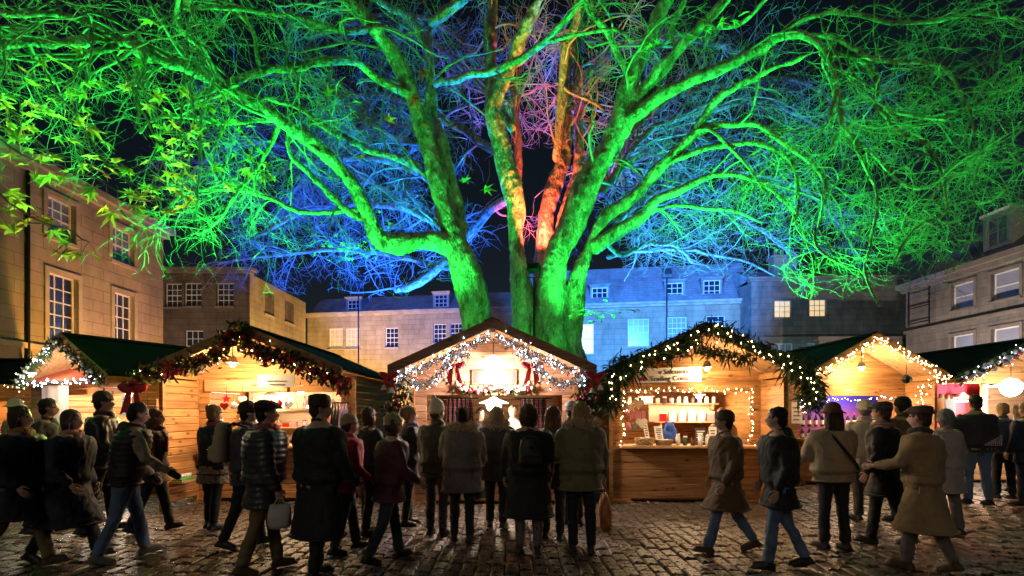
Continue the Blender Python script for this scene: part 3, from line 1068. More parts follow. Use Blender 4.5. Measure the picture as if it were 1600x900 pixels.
# keep the stall side of the trunk and the lower stems clear
ok = (s0[:, 2] > 4.3)
w0 = s0 + np.array(TO)
pxs = 800 + w0[:, 0] * FPX / w0[:, 1]
front = (w0[:, 1] < 14.9) & (np.abs(pxs - 850) < 420)
ok &= ~(front & (rs.uniform(size=len(s0)) < 0.62))
edge = (w0[:, 1] < 12.2) & (np.abs(pxs - 850) >= 420)
ok &= ~(edge & (rs.uniform(size=len(s0)) < 0.02))
s0, d0, r0, t0 = s0[ok], d0[ok], r0[ok], t0[ok]
d0 = d0 + np.stack([np.sign(s0[:, 0]) * 0.25, np.zeros(len(s0)), np.full(len(s0), 0.12)], axis=1)
ln0 = rs.uniform(1.0, 3.0, len(s0))
p1, q1 = grow(s0, d0, ln0, np.clip(r0 * 0.34, 0.013, 0.040), 9, 0.17, -0.03, seed=1)
s1, d1, r1, t1 = spawn(p1, q1, 3.0, 0.8, rs)
p2, q2 = grow(s1, d1, rs.uniform(0.45, 1.5, len(s1)), np.clip(r1 * 0.55, 0.007, 0.015), 7, 0.22, -0.06, seed=2)
s2_, d2_, r2_, t2_ = spawn(p2, q2, 4.6, 0.85, rs)
p3, q3 = grow(s2_, d2_, rs.uniform(0.22, 0.75, len(s2_)), np.clip(r2_ * 0.6, 0.005, 0.0085), 5, 0.26, -0.07, seed=3)


def keep(pos, rad):
    """drop what hangs into the stalls or over the camera"""
    w = pos + np.array(TO)
    Yd = w[:, :, 1]
    lowlim = 3.55 + 0.0 * Yd
    zz = w[:, :, 2].min(axis=1)
    py = HOR - (w[:, :, 2] - CAM_H) * FPX / np.maximum(Yd, 0.5)
    pxx = 800 + w[:, :, 0] * FPX / np.maximum(Yd, 0.5)
    lim = np.where((pxx > 1230) | (pxx < 640), 470, 440)
    near_ok = Yd.min(axis=1) > 4.0
    m = (zz > 3.3) & near_ok & ((py < lim).all(axis=1))
    # thin out far outside the frame
    inframe = ((pxx > -150) & (pxx < 1750) & (py > -150)).any(axis=1)
    return m & (inframe | (rs.uniform(size=len(m)) < 0.35))


for nm, pp, qq, k in (('branches', p1, q1, 5), ('branchlets', p2, q2, 3), ('twigs', p3, q3, 3)):
    m = keep(pp, qq)
    v, f = tubes_np(pp[m], qq[m], k)
    o = link(nm, new_mesh(nm, v, f), TWIG, tree, smooth=True)
    tag(o, kind='stuff')
    print(nm, m.sum(), len(f))

# leaves that still hang on
def leaf_mesh(seed):
    r = random.Random(seed)
    tips = [(-100, .62), (-62, .30), (-48, .92), (-22, .42), (0, 1.12), (22, .42), (48, .92), (62, .30), (100, .62), (150, .22), (210, .22)]
    v = [(0, 0, 0)]
    for a, d in tips:
        d *= r.uniform(.85, 1.12)
        a = R(a + r.uniform(-5, 5))
        x, y = math.sin(a) * d, math.cos(a) * d + 0.12
        v.append((x, y, -0.30 * d * d + 0.22 * abs(x) + r.uniform(-.10, .10)))
    f = [(0, i, i + 1) for i in range(1, len(tips))] + [(0, len(tips), 1)]
    k = len(v)
    v += [(-.018, 0, 0), (.018, 0, 0), (.012, -.55, -.12), (-.012, -.55, -.12)]
    f.append((k, k + 1, k + 2, k + 3))
    return v, f


def leaf_mat(name, c):
    m = bpy.data.materials.new(name)
    m.use_nodes = True
    n, l = nt(m)
    b = n['Principled BSDF']
    b.inputs['Base Color'].default_value = (*c, 1)
    b.inputs['Roughness'].default_value = 0.55
    tr = n.new('ShaderNodeBsdfTranslucent')
    tr.inputs[0].default_value = (*[min(1, x * 1.5) for x in c], 1)
    mx = n.new('ShaderNodeMixShader')
    mx.inputs[0].default_value = 0.45
    l.new(b.outputs[0], mx.inputs[1])
    l.new(tr.outputs[0], mx.inputs[2])
    l.new(mx.outputs[0], n['Material Output'].inputs[0])
    t = n.new('ShaderNodeTexNoise')
    t.inputs['Scale'].default_value = 2.5
    mp = n.new('ShaderNodeMapRange')
    mp.inputs['To Min'].default_value = .6
    mp.inputs['To Max'].default_value = 1.3
    l.new(t.outputs[0], mp.inputs[0])
    vm = n.new('ShaderNodeVectorMath')
    vm.operation = 'SCALE'
    vm.inputs[0].default_value = c
    l.new(mp.outputs[0], vm.inputs['Scale'])
    l.new(vm.outputs[0], b.inputs['Base Color'])
    return m


LM = [leaf_mat('leaf_green', (0.22, 0.42, 0.10)), leaf_mat('leaf_yellow_green', (0.50, 0.52, 0.12)), leaf_mat('leaf_yellow', (0.66, 0.48, 0.10)), leaf_mat('leaf_orange', (0.52, 0.24, 0.06))]
LMESH = []
for i in range(3):
    for m in LM:
        me = new_mesh('leaf', *leaf_mesh(i))
        me.materials.append(m)
        LMESH.append(me)


def put_leaf(p, size, which=None):
    k = random.randrange(3)
    w = which if which is not None else random.choices(range(4), (3, 5, 3, 1.6))[0]
    o = link('leaf', LMESH[k * 4 + w], None, tree, Vector(p) - TO, (random.uniform(-.9, .7), random.uniform(-.7, .7), random.uniform(0, 6.28)), scale=(size,) * 3)
    return o


shoot = MB()
# leafy shoots hanging near the camera at the left
for L in ([(-40, 190, 6.6), (40, 240, 6.5), (120, 270, 6.4), (200, 300, 6.3), (270, 315, 6.2)], [(-40, 280, 6.0), (20, 320, 6.0), (80, 350, 6.0), (140, 375, 6.0)],
          [(60, 100, 7.4), (110, 170, 7.2), (150, 230, 7.0), (190, 270, 6.9), (240, 300, 6.8)], [(290, 130, 9.4), (300, 190, 9.0), (260, 240, 8.4), (230, 290, 8.0)],
          [(-40, 130, 7.4), (10, 170, 7.3), (50, 210, 7.2), (100, 250, 7.1)], [(200, 100, 8.6), (230, 150, 8.2), (280, 200, 8.0), (300, 240, 7.8), (285, 290, 7.6)],
          [(340, 130, 10.2), (370, 190, 9.8), (390, 240, 9.6), (400, 270, 9.6)], [(150, 60, 8.6), (120, 120, 8.0), (80, 150, 7.6), (30, 190, 7.2)]):
    q = smooth_path([(*(P(*a) - TO), 0.011) for a in L], 5)
    pts = [Vector(a[:3]) + wob(a[:3], 0.10, 2.2) for a in q]
    shoot.add(tube(pts, [0.013 - 0.008 * i / len(pts) for i in range(len(pts))], 5))
    for i, p in enumerate(pts):
        for _ in range(random.choice((1, 1, 2))):
            off = Vector((random.uniform(-.32, .32), random.uniform(-.3, .3), random.uniform(-.22, .12)))
            shoot.add(tube([p, p + off * 0.6 + Vector((0, 0, .03)), p + off], 0.0045, 4))
            put_leaf(p + off + TO, random.uniform(0.11, 0.19))
for px, py, Y, s, w in ((665, 113, 8.0, .12, 3), (645, 152, 8.0, .14, 3), (608, 190, 8.5, .13, 2), (660, 196, 8.6, .10, 3), (565, 246, 9, .10, 2), (513, 148, 9, .12, 0), (385, 262, 8.5, .14, 0), (355, 290, 8.5, .12, 1),
                     (410, 255, 8.6, .12, 0), (728, 282, 12, .16, 0), (757, 296, 12, .17, 0), (560, 160, 10, .1, 0), (295, 147, 8, .12, 1), (300, 205, 8, .12, 1), (246, 148, 8, .12, 1), (240, 35, 8, .13, 1), (250, 42, 8, .10, 1),
                     (530, 262, 10, .1, 1), (1125, 34, 10, .14, 1), (1145, 32, 10, .12, 0), (1155, 25, 10, .12, 1), (1105, 45, 10, .12, 0), (1018, 70, 11, .13, 1), (988, 122, 12, .15, 3), (1025, 66, 11, .1, 0), (920, 172, 12, .1, 1)):
    p = P(px, py, Y)
    put_leaf(p, s * 1.35, w)
    shoot.add(tube([p - TO, p - TO + Vector((.12, .05, .35)), p - TO + Vector((.1, .2, .8))], 0.004, 4))
for px, py, Y, sp, cnt in ((560, 385, 12.8, .55, 26), (545, 400, 12.9, .35, 12), (930, 492, 13.6, .5, 26), (905, 488, 13.6, .25, 10), (590, 350, 13.2, .4, 10)):
    c = P(px, py, Y)
    for k in range(cnt):
        q = c + Vector((random.gauss(0, sp), random.gauss(0, .2), random.gauss(0, sp * .3)))
        put_leaf(q, random.uniform(.07, .12), 0)
        if k % 3 == 0:
            shoot.add(tube([c - TO + Vector((0, .15, .1)), (c + q) / 2 - TO + Vector((0, 0, .08)), q - TO], 0.005, 4))
so = shoot.build('leafy_shoots', TWIG, tree, True)
tag(so, kind='stuff')

# ------------------------------------------------------------------ floodlights on the ground behind the stalls
def floodlight(label, loc, target, power, col, cone, blend=0.6, size=0.12):
    loc = Vector(loc)
    zh = max(0.28, loc.z)
    t = thing('floodlight', label, 'floodlight', (loc.x, loc.y, 0))
    d = (Vector(target) - Vector((loc.x, loc.y, zh))).normalized()
    M = Matrix.Translation((0, 0, zh)) @ d.to_track_quat('-Z', 'Y').to_matrix().to_4x4()
    mb = MB().add(box(-.16, .16, -.11, .11, -.02, .10)).add(box(-.17, .17, -.12, -.1, -.06, -.02)).add(box(-.17, .17, .1, .12, -.06, -.02))
    mb.add(box(-.18, -.16, -.1, .1, -.058, -.02)).add(box(.16, .18, -.1, .1, -.058, -.02))
    mb.build('housing', IRON, t).matrix_local = M
    mb = MB().add(box(-.2, -.185, -.015, .015, -.26, .03)).add(box(.185, .2, -.015, .015, -.26, .03)).add(box(-.2, .2, -.02, .02, -.28, -.26))
    mb.build('bracket', IRON, t, loc=(0, 0, zh))
    if zh > .5:
        MB().add(tube([(0, 0, 0), (0, 0, zh - .28)], .03, 8)).add(box(-.25, .25, -.25, .25, 0, .03)).build('pole', IRON, t)
    else:
        MB().add(box(-.2, .2, -.12, .12, -.02, 0.0)).build('foot_plate', IRON, t, loc=(0, 0, .02))
    e = mat('flood_lens_%d%d%d' % tuple(int(q * 99) for q in col), col, 0.3, emit=col, estr=3)
    MB().add(box(-.14, .14, -.09, .09, -.03, -.022)).build('lens', e, t).matrix_local = M
    lamp('light', 'SPOT', power, col, Vector((0, 0, zh)) + d * 0.10, t, size, Vector((0, 0, zh)) + d * 5, cone, blend)
    return t


GREEN = (0.02, 1.0, 0.10)
CYAN = (0.03, 0.75, 0.55)
BLUE = (0.012, 0.105, 1.0)
SKYB = (0.04, 0.30, 1.0)
REDL = (1.0, 0.10, 0.05)
AMBER = (1.0, 0.60, 0.22)
floodlight('green floodlight on a pole behind the far left stall', (-9.2, 13.6, 2.5), (-9.0, 9.0, 9.5), 12500, GREEN, 110)
floodlight('green floodlight on a pole behind the left garlanded stall', (-5.6, 12.5, 2.6), (-5.2, 10.0, 9), 5200, GREEN, 105)
floodlight('green floodlight on a pole left of the central stall', (-2.2, 12.5, 2.6), (-2.6, 12.6, 8), 3000, GREEN, 90)
floodlight('green floodlight on a pole right of the central stall', (1.75, 12.4, 2.6), (2.4, 12.8, 8), 2700, GREEN, 90)
floodlight('green floodlight on a pole between the right stalls', (5.6, 12.5, 2.6), (6.2, 10.6, 9), 8000, GREEN, 108)
floodlight('green floodlight on a pole behind the bottle stall', (10.0, 15.6, 2.7), (9.8, 10.4, 9.5), 15000, GREEN, 115)
floodlight('green floodlight on a pole behind the right edge stall', (13.2, 14.6, 2.7), (11.4, 9.6, 9.0), 9000, GREEN, 110)
floodlight('green floodlight on a pole close to the left stem', (-1.2, 12.3, 2.5), (-0.9, 14.2, 5.4), 190, GREEN, 90)
floodlight('green floodlight on a pole close to the right stem', (1.7, 12.0, 2.5), (1.2, 14.2, 5.4), 180, GREEN, 90)
floodlight('blue floodlight on the ground left behind the tree', (-3.6, 15.8, 0), (-5.0, 19.6, 8.5), 42000, BLUE, 82)
floodlight('blue floodlight on the ground right behind the tree', (4.8, 16.0, 0), (7.2, 19.2, 8), 34000, SKYB, 92)
floodlight('blue floodlight on the ground straight behind the trunk', (0.2, 17.0, 0), (0.0, 20.5, 11), 21000, BLUE, 110)
floodlight('blue floodlight on a tall pole facing the steep slate roof', (6.2, 20.5, 7.2), (9.5, 38.0, 10.6), 60000, (0.045, 0.25, 1.0), 66)
floodlight('blue floodlight on a tall pole facing the low mansard', (-6.6, 22.0, 7.0), (-8.5, 41, 11.4), 20000, (0.04, 0.17, 1.0), 44)
floodlight('added small green floodlight on a pole between the two left stalls', (-6.25, 10.6, 2.3), (-4.8, 6.2, 4.4), 2400, (0.48, 1.0, 0.11), 100)  # lamp added to brighten the leaves hanging near the camera
floodlight('red floodlight on a pole just before the trunk fork', (0.60, 13.95, 5.5), (1.40, 15.9, 11.0), 4200, REDL, 64, size=.05)
floodlight('second red floodlight behind the left fork', (0.15, 15.5, 6.2), (1.5, 16.6, 11.5), 1000, (1.0, .09, .08), 90, size=.05)
floodlight('amber floodlight washing the left house', (-10.2, 15.2, 0), (-14, 17.2, 2.0), 2500, (1.0, .50, .13), 112)
floodlight('amber floodlight near the left house corner', (-10.6, 20.5, 0), (-14, 18.0, 1.8), 1300, (1.0, .50, .13), 112)
floodlight('added violet floodlight aimed high at the left house', (-9.6, 19.2, 0), (-14, 17.8, 7.0), 560, (0.40, 0.20, 1.0), 56)  # added lamp standing for blue and warm light mixing on the wall
floodlight('amber floodlight washing the lit flank of the corner house', (-10.5, 33, 0), (-16, 36, 6), 6500, AMBER, 120)
floodlight('amber floodlight washing the low terrace', (-8.5, 33.5, 0), (-9, 40, 4), 7000, AMBER, 100)
floodlight('white floodlight washing the right house', (15.5, 19.5, 0), (20, 22.5, 5.5), 3000, (1.0, 0.84, 0.76), 120)
floodlight('dim white floodlight at the grey house', (17.0, 29.6, 0), (18.8, 34, 7), 900, (0.35, 0.75, 0.95), 120)
floodlight('dim floodlight at the dark fronted house', (-19.0, 24.5, 0), (-19.5, 31, 7), 1300, (1.0, 0.72, 0.55), 110)

# ------------------------------------------------------------------ timber market stalls
PLCACHE = {}


def plank_mesh(L, h, th=0.022):
    key = (round(L, 3), round(h, 3), th)
    if key not in PLCACHE:
        c = 0.013
        prof = [(-th / 2, 0.010), (-th / 2, h - c), (-th / 2 + c, h), (th / 2, h), (th / 2, 0), (-th / 2 + c, 0)]
        n = len(prof)
        v = [(-L / 2, y, z) for y, z in prof] + [(L / 2, y, z) for y, z in prof]
        f = [tuple(range(n)), tuple(range(2 * n - 1, n - 1, -1))] + [(i, i + n, (i + 1) % n + n, (i + 1) % n) for i in range(n)]
        PLCACHE[key] = new_mesh('plank', v, f)
    return PLCACHE[key]


def planks(t, m, p0, p1, z0, z1, h=0.125, out=-1):
    """stacked horizontal boards between two plan points"""
    p0, p1 = Vector((*p0, 0)), Vector((*p1, 0))
    L = (p1 - p0).length
    ang = math.atan2(p1.y - p0.y, p1.x - p0.x)
    z = z0
    while z < z1 - 0.02:
        hh = min(h, z1 - z) - 0.003
        me = plank_mesh(L - 0.004, hh)
        key = m.name
        nm = me.name + key
        if len(me.materials) == 0:
            me.materials.append(m)
        elif me.materials[0] != m:
            me = PLCACHE.setdefault((round(L, 3), round(hh, 3), key), None) or me.copy()
            me.materials.clear()
            me.materials.append(m)
            PLCACHE[(round(L, 3), round(hh, 3), key)] = me
        mid = (p0 + p1) / 2
        j = random.uniform(-.003, .003)
        link('plank', me, None, t, (mid.x + math.sin(ang) * j, mid.y - math.cos(ang) * j, z), (random.uniform(-.012, .012), 0, ang + random.uniform(-.0012, .0012)))
        z += h


def gable(t, m, hw, zlo, He, Hr, ew, y, h=0.125):
    """boards over the opening, cut along the roof"""
    z = zlo
    slope = (Hr - He) / ew
    roofx = lambda zz: max(0.02, min(hw, (Hr - 0.05 - zz) / slope))
    while z < Hr - 0.1:
        z2 = min(z + h - 0.006, Hr - 0.07)
        a, b = roofx(z), roofx(z2)
        pts = [(-a, 0), (a, 0), (b, z2 - z), (-b, z2 - z)]
        if b >= hw - 1e-6 or a < hw:
            pass
        MB().add(prism(pts, -.011, .011)).build('plank', m, t, loc=(0, y + random.uniform(-.003, .003), z), rot=(random.uniform(-.01, .01), 0, 0))
        z += h


def roof_slab(hw, He, Hr, y0, y1, th, side, lift=0.0, inset=0.0):
    s = (Hr - He) / hw
    nx = [(0, Hr + lift), (side * (hw - inset), He + s * inset + lift), (side * (hw - inset), He + s * inset + lift - th), (0, Hr + lift - th)]
    if side < 0:
        nx = nx[::-1]
    return prism(nx, y0, y1)


def hut(name, label, loc, rz, w, ew, He, Hr, D, oh, counter=0.95, head=1.92, front='open', right='closed', left='closed', wood=PINE, inner=None, barge=PINE,
        wing_l=False, wing_r=False, open_half=None, fascia_m=None):
    t = thing(name, label, 'market stall', loc, rz)
    inner = inner or wood
    slope = (Hr - He) / ew
    zw = Hr - slope * w - 0.07
    oh_ = open_half or (w - 0.2)
    # roof
    for s in (-1, 1):
        MB().add(roof_slab(ew, He, Hr, -oh, D + .2, .03, s, 0.035)).build('roof_felt', FELT, t)
        n = 9
        # soffit boards run across, each its own piece
        for k in range(n):
            ya, yb = -oh + .03 + (oh + D) * k / n, -oh + .03 + (oh + D) * (k + 1) / n - .008
            MB().add(roof_slab(ew, He, Hr, ya, yb, .022, s, 0.0, 0.02)).build('soffit_board', PINE_PALE if wood is not PINE_DARK else wood, t)
        L = math.hypot(ew + .02, slope * (ew + .02))
        ang = math.atan2(slope, 1)
        # barge board on the front rake
        bw = 0.15
        top = [(0, Hr + .055), (s * (ew + .03), He - slope * .03 + .055), (s * (ew + .03), He - slope * .03 + .055 - bw), (0, Hr + .055 - bw)]
        if s > 0:
            top = top[::-1]
        MB().add(prism(top, -oh - .03, -oh)).build('barge_board', barge, t)
        MB().add(prism(top, D + .2, D + .23)).build('barge_board', barge, t)
        # purlins
        MB().add(box(s * (w) - .04, s * (w) + .04, -oh, D + .15, zw - .10, zw - .005)).build('purlin', wood, t)
    MB().add(prism([(-.12, Hr - .12 * slope + .072), (0, Hr + .075), (.12, Hr - .12 * slope + .072), (.12, Hr - .12 * slope + .05), (0, Hr + .053), (-.12, Hr - .12 * slope + .05)][::-1], -oh, D + .2)).build('ridge_cap', FELT, t)
    MB().add(box(-.04, .04, -oh, D + .1, Hr - .16, Hr - .035)).build('ridge_beam', wood, t)
    # front
    gable(t, wood, w, head, He, Hr, ew, 0.0)
    if front == 'open':
        planks(t, wood, (-w, 0), (w, 0), 0.06, counter)
        planks(t, wood, (-w, 0), (-oh_, 0), counter, head)
        planks(t, wood, (oh_, 0), (w, 0), counter, head)
        MB().add(box(-oh_ - .08, oh_ + .08, -.26, .42, 0, .035)).build('counter_board', PINE_PALE, t, loc=(0, 0, counter + .005))
    elif front == 'closed':
        planks(t, wood, (-w, 0), (w, 0), 0.06, head)
    gable(t, inner, w, zw, He, Hr, ew, D)
    planks(t, inner, (-w, D), (w, D), 0.06, zw, 0.15)
    for sx, mode, a in ((w, right, 1), (-w, left, -1)):
        y0, y1 = 0.012, D - .012
        if mode == 'closed':
            planks(t, wood, (sx, y0), (sx, y1), 0.06, zw)
        else:
            planks(t, wood, (sx, y0), (sx, y1), 0.06, counter)
            planks(t, wood, (sx, y0), (sx, y0 + .3), counter, head - .1)
            planks(t, wood, (sx, y1 - .3), (sx, y1), counter, head - .1)
            planks(t, wood, (sx, y0), (sx, y1), head - .1, zw)
            MB().add(box(sx - .3, sx + .3, y0 + .2, y1 - .2, 0, .035)).build('counter_board', PINE_PALE, t, loc=(0, 0, counter + .006))
    for sx in (-1, 1):
        MB().add(box(-.035, .035, -.035, .035, 0, zw - .1)).build('corner_post', PINE, t, loc=(sx * (w + .03), -.03, 0))
        for yy in (0.1, D - .2):
            MB().add(box(-.22, .22, -.05, .05, 0, .055)).build('foot_block', PINE, t, loc=(sx * (w - .1), yy - .1, 0))
    if wing_l:
        planks(t, wood, (-w, -.92), (-w, -.02), .12, zw - .12)
        MB().add(box(-.03, .03, -.03, .03, 0, zw - .12)).build('wing_post', PINE, t, loc=(-w, -.95, .0))
    if wing_r:
        planks(t, wood, (w, -.75), (w, -.02), .12, zw - .12)
        MB().add(box(-.03, .03, -.03, .03, 0, zw - .12)).build('wing_post', PINE, t, loc=(w, -.78, .0))
    # floor
    MB().add(box(-w + .02, w - .02, .03, D - .03, .03, .06)).build('floor_deck', PINE_DARK, t)
    t['ew'], t['He'], t['Hr'], t['oh'] = ew, He, Hr, oh
    return t


H2 = hut('market_stall', 'pine stall with red bauble garland and white sign, left of centre', (-4.15, 9.0, 0), 0, 1.35, 1.5, 2.23, 2.87, 2.9, 1.1, wing_l=True)
PINE3 = wood_mat('pinkish_pine_boards', (0.56, 0.32, 0.20), (0.36, 0.18, 0.095))
BARGE3 = wood_mat('brown_boards', (0.34, 0.17, 0.09), (0.2, 0.09, 0.045))
H3 = hut('market_stall', 'central pine stall with tartan curtains and silver tinsel under its gable', (-0.3, 8.75, 0), 0, 1.36, 1.55, 2.24, 2.94, 2.7, 1.0, wood=PINE3, inner=PINE_PALE, barge=BARGE3, head=1.86)
H4 = hut('market_stall', 'pine stall with thick fir garland and trading sign, right of centre', (3.05, 8.95, 0), 0, 1.3, 1.52, 2.2, 2.91, 2.9, .95, wing_r=True)
H5 = hut('market_stall', 'pine stall with purple backdrop and gable outlined in warm lights', (7.27, 11.1, 0), 0, 1.25, 1.4, 2.3, 3.1, 3.0, .9, wing_r=True)
H1 = hut('market_stall', 'pine stall with red awning and blue white lights at far left', (-8.2, 10.14, 0), R(-25), 1.35, 1.5, 2.2, 3.0, 3.2, .6, right='open')
H0 = hut('market_stall', 'dark roofed stall partly cut off by the left picture edge', (-13.55, 13.4, 0), R(-90), 1.3, 1.45, 2.2, 2.9, 2.2, .15, front='closed', right='open')
H6 = hut('market_stall', 'side-on stall with dark roof behind the two right stalls', (8.2, 16.2, 0), R(-90), 1.4, 1.55, 2.45, 3.4, 4.2, .2, front='closed', right='open')
H7 = hut('market_stall', 'stall with pink and white garlanded gable and dazzling lamp at right edge', (10.75, 11.4, 0), 0, 1.45, 1.65, 2.25, 3.05, 2.6, .9, open_half=1.37, head=2.2)


def hl(Ht, x, y, z):
    """stall-local point -> world"""
    return Ht.location + Matrix.Rotation(Ht.rotation_euler[2], 3, 'Z') @ Vector((x, y, z))


# ------------------------------------------------------------------ lamps in the stalls
WARM = (1.0, 0.66, 0.34)


GLOWSH = mat('glowing_shade', (.9, .8, .65), .5, emit=(1, .82, .6), estr=2.6)


def pendant(label, Ht, x, y, z, power, col=WARM, r=0.11, glow=LAMP_W, drop=0.3, shade_m=None, sz=0.09):
    t = thing('pendant_lamp', label, 'lamp', hl(Ht, x, y, z), Ht.rotation_euler[2])
    MB().add(tube([(0, 0, .1), (0, 0, .1 + drop)], .008, 6)).build('cord', CABLE, t)
    MB().add(lathe([(.03, .11), (.045, .1), (r * 1.15, .02), (r * 1.2, .0), (r * 1.12, .003), (.04, .085)], 14)).build('shade', shade_m or CREAM, t, True)
    MB().add(ellipsoid((0, 0, -.02), r * .62, r * .62, r * .62, 12, 8)).build('bulb', glow, t, True)
    lamp('light', 'POINT', power * 4.0, col, (0, 0, -r * .62 - .06), t, sz)
    return t


pendant('white lamp inside the red bauble stall', H2, .25, .45, 1.98, 26, drop=.5)
pendant('second lamp deep inside the red bauble stall', H2, -.7, 1.3, 1.9, 19, drop=.5)
pendant('white lamp under the roof edge of the red bauble stall', H2, -.35, -.75, 2.36, 38, drop=.45, r=.07)
pendant('large glowing lamp high under the central gable', H3, 0, -.55, 2.34, 60, (1, .80, .70), r=.26, drop=.3, shade_m=GLOWSH)
pendant('glowing pendant lamp hanging over the central counter', H3, -.02, .30, 1.72, 16, (1, .72, .5), r=.22, drop=.7, shade_m=GLOWSH)
pendant('lamp inside the fir garland stall left part', H4, -.55, .6, 1.85, 18, r=.13, drop=.6)
pendant('lamp inside the fir garland stall right part', H4, .55, .9, 1.9, 18, r=.10, drop=.6)
pendant('lamp under the roof of the fir garland stall', H4, .15, -.55, 2.3, 22, r=.06, drop=.4)
pendant('lamp under the roof of the purple backdrop stall', H5, 0.0, -.45, 2.5, 30, r=.07, drop=.4)
pendant('lamp inside the purple backdrop stall', H5, .2, .3, 2.05, 24, r=.1, drop=.5)
pendant('lamp inside the far left stall', H1, .1, .5, 1.95, 80, (1, .76, .56), r=.1, drop=.6)
pendant('lamp at the side window of the far left stall', H1, 1.05, 1.8, 1.9, 60, (1, .8, .55), r=.1, drop=.3)
pendant('lamp under the awning of the far left stall', H1, -.2, -.95, 2.28, 26, (1, .78, .6), r=.06, drop=.3)
pendant('lamp inside the cut off stall at the left edge', H0, .6, 1.3, 1.9, 50, r=.1, drop=.5)
pendant('lamp inside the side-on stall behind the right stalls', H6, .9, 1.4, 1.95, 40, (1, .75, .6), r=.1, drop=.5)
pendant('dazzling white lamp under the right edge gable', H7, -.42, -.8, 2.1, 70, (1, .93, .86), r=.30, glow=LAMP_C, drop=.3, shade_m=GLOWSH)
pendant('lamp inside the right edge stall', H7, -.6, .15, 1.9, 22, r=.1, drop=.5)
# strip light over the side opening of the far left stall and of the red stall
for Ht, yy, lab, x0 in ((H1, 1.5, 'white strip light over the side hatch of the far left stall', 1.43), (H6, 1.7, 'white strip light over the side-on stall hatch', 1.5)):
    t = thing('strip_light', lab, 'lamp', hl(Ht, x0, yy, 2.0), Ht.rotation_euler[2])
    MB().add(box(-.03, .03, -.55, .55, 0, .03)).build('housing', WHITE, t)
    MB().add(box(-.035, .035, -.5, .5, -.07, -.002)).build('tube_lamp', mat('strip_glow', (1, 1, 1), .4, emit=(1, .9, .75), estr=9), t)


# ------------------------------------------------------------------ garlands, string lights
def along(pts, n):
    pts = [Vector(p) for p in pts]
    d = [0]
    for a, b_ in zip(pts, pts[1:]):
        d.append(d[-1] + (b_ - a).length)
    out = []
    for k in range(n):
        s = d[-1] * (k + .5) / n
        for i in range(len(pts) - 1):
            if s <= d[i + 1]:
                out.append(pts[i].lerp(pts[i + 1], (s - d[i]) / max(1e-6, d[i + 1] - d[i])))
                break
    return out


def blades(mb, pts, per, length, width, spread=1.0, droop=0.0, thick=.05):
    for p in pts:
        for _ in range(per):
            d = Vector((random.gauss(0, 1), random.gauss(0, .7), random.gauss(0, 1) - droop))
            d.normalize()
            L = length * random.uniform(.5, 1.15)
            s = d.orthogonal().normalized()
            s = Matrix.Rotation(random.uniform(0, 6.28), 3, d) @ s
            q = p + Vector((random.gauss(0, thick), random.gauss(0, thick * .6), random.gauss(0, thick)))
            m = q + d * L * .5 + Vector((0, 0, -.1 * L))
            e = q + d * L + Vector((0, 0, -.3 * L * (0.4 + droop)))
            k = len(mb.v)
            mb.v += [tuple(q - s * width * .5), tuple(q + s * width * .5), tuple(m + s * width), tuple(e), tuple(m - s * width)]
            mb.f.append((k, k + 1, k + 2, k + 3, k + 4))


OCT = [(1, 0, 0), (-1, 0, 0), (0, 1, 0), (0, -1, 0), (0, 0, 1), (0, 0, -1)]
OCTF = [(0, 2, 4), (2, 1, 4), (1, 3, 4), (3, 0, 4), (2, 0, 5), (1, 2, 5), (3, 1, 5), (0, 3, 5)]


def string_lights(label, Ht, path, n, m, r=.016, jit=.03, sag=0.0, group=None):
    r *= .62
    n = int(n * .8)
    jit *= 1.25
    t = thing('string_lights', label, 'string lights', Ht.location, Ht.rotation_euler[2], group)
    pts = along(path, n)
    pts = [p + Vector((random.gauss(0, jit), random.gauss(0, jit * .6), random.gauss(0, jit))) for p in pts]
    MB().add(tube(pts, .005, 4)).build('cable', CABLE, t)
    mb = MB()
    for p in pts:
        q = p + Vector((random.uniform(-.012, .012), -.012, random.uniform(-.022, .004)))
        mb.add(([q + Vector(a) * r * (1.5 if a[2] else 1) for a in OCT], OCTF))
    o = mb.build('bulbs', m, t)
    tag(o, kind='stuff')
    return t


def rake(Ht, dx0=0.0, dz=0.0, y=None, ext=0.0):
    ew, He, Hr, oh = Ht['ew'], Ht['He'], Ht['Hr'], Ht['oh']
    y = -oh - .06 if y is None else y
    s = (Hr - He) / ew
    return [(-ew - ext, y, He - s * ext + dz), (0, y, Hr + dz), (ew + ext, y, He - s * ext + dz)]


def bauble(t, p, r, m, cap=GOLDB):
    o = MB().add(ellipsoid((0, 0, 0), r, r, r, 12, 8)).build('bauble', m, t, True, loc=p)
    MB().add(lathe([(r * .22, r * .95), (r * .2, r * 1.2)], 8)).build('bauble_cap', cap, o)
    return o


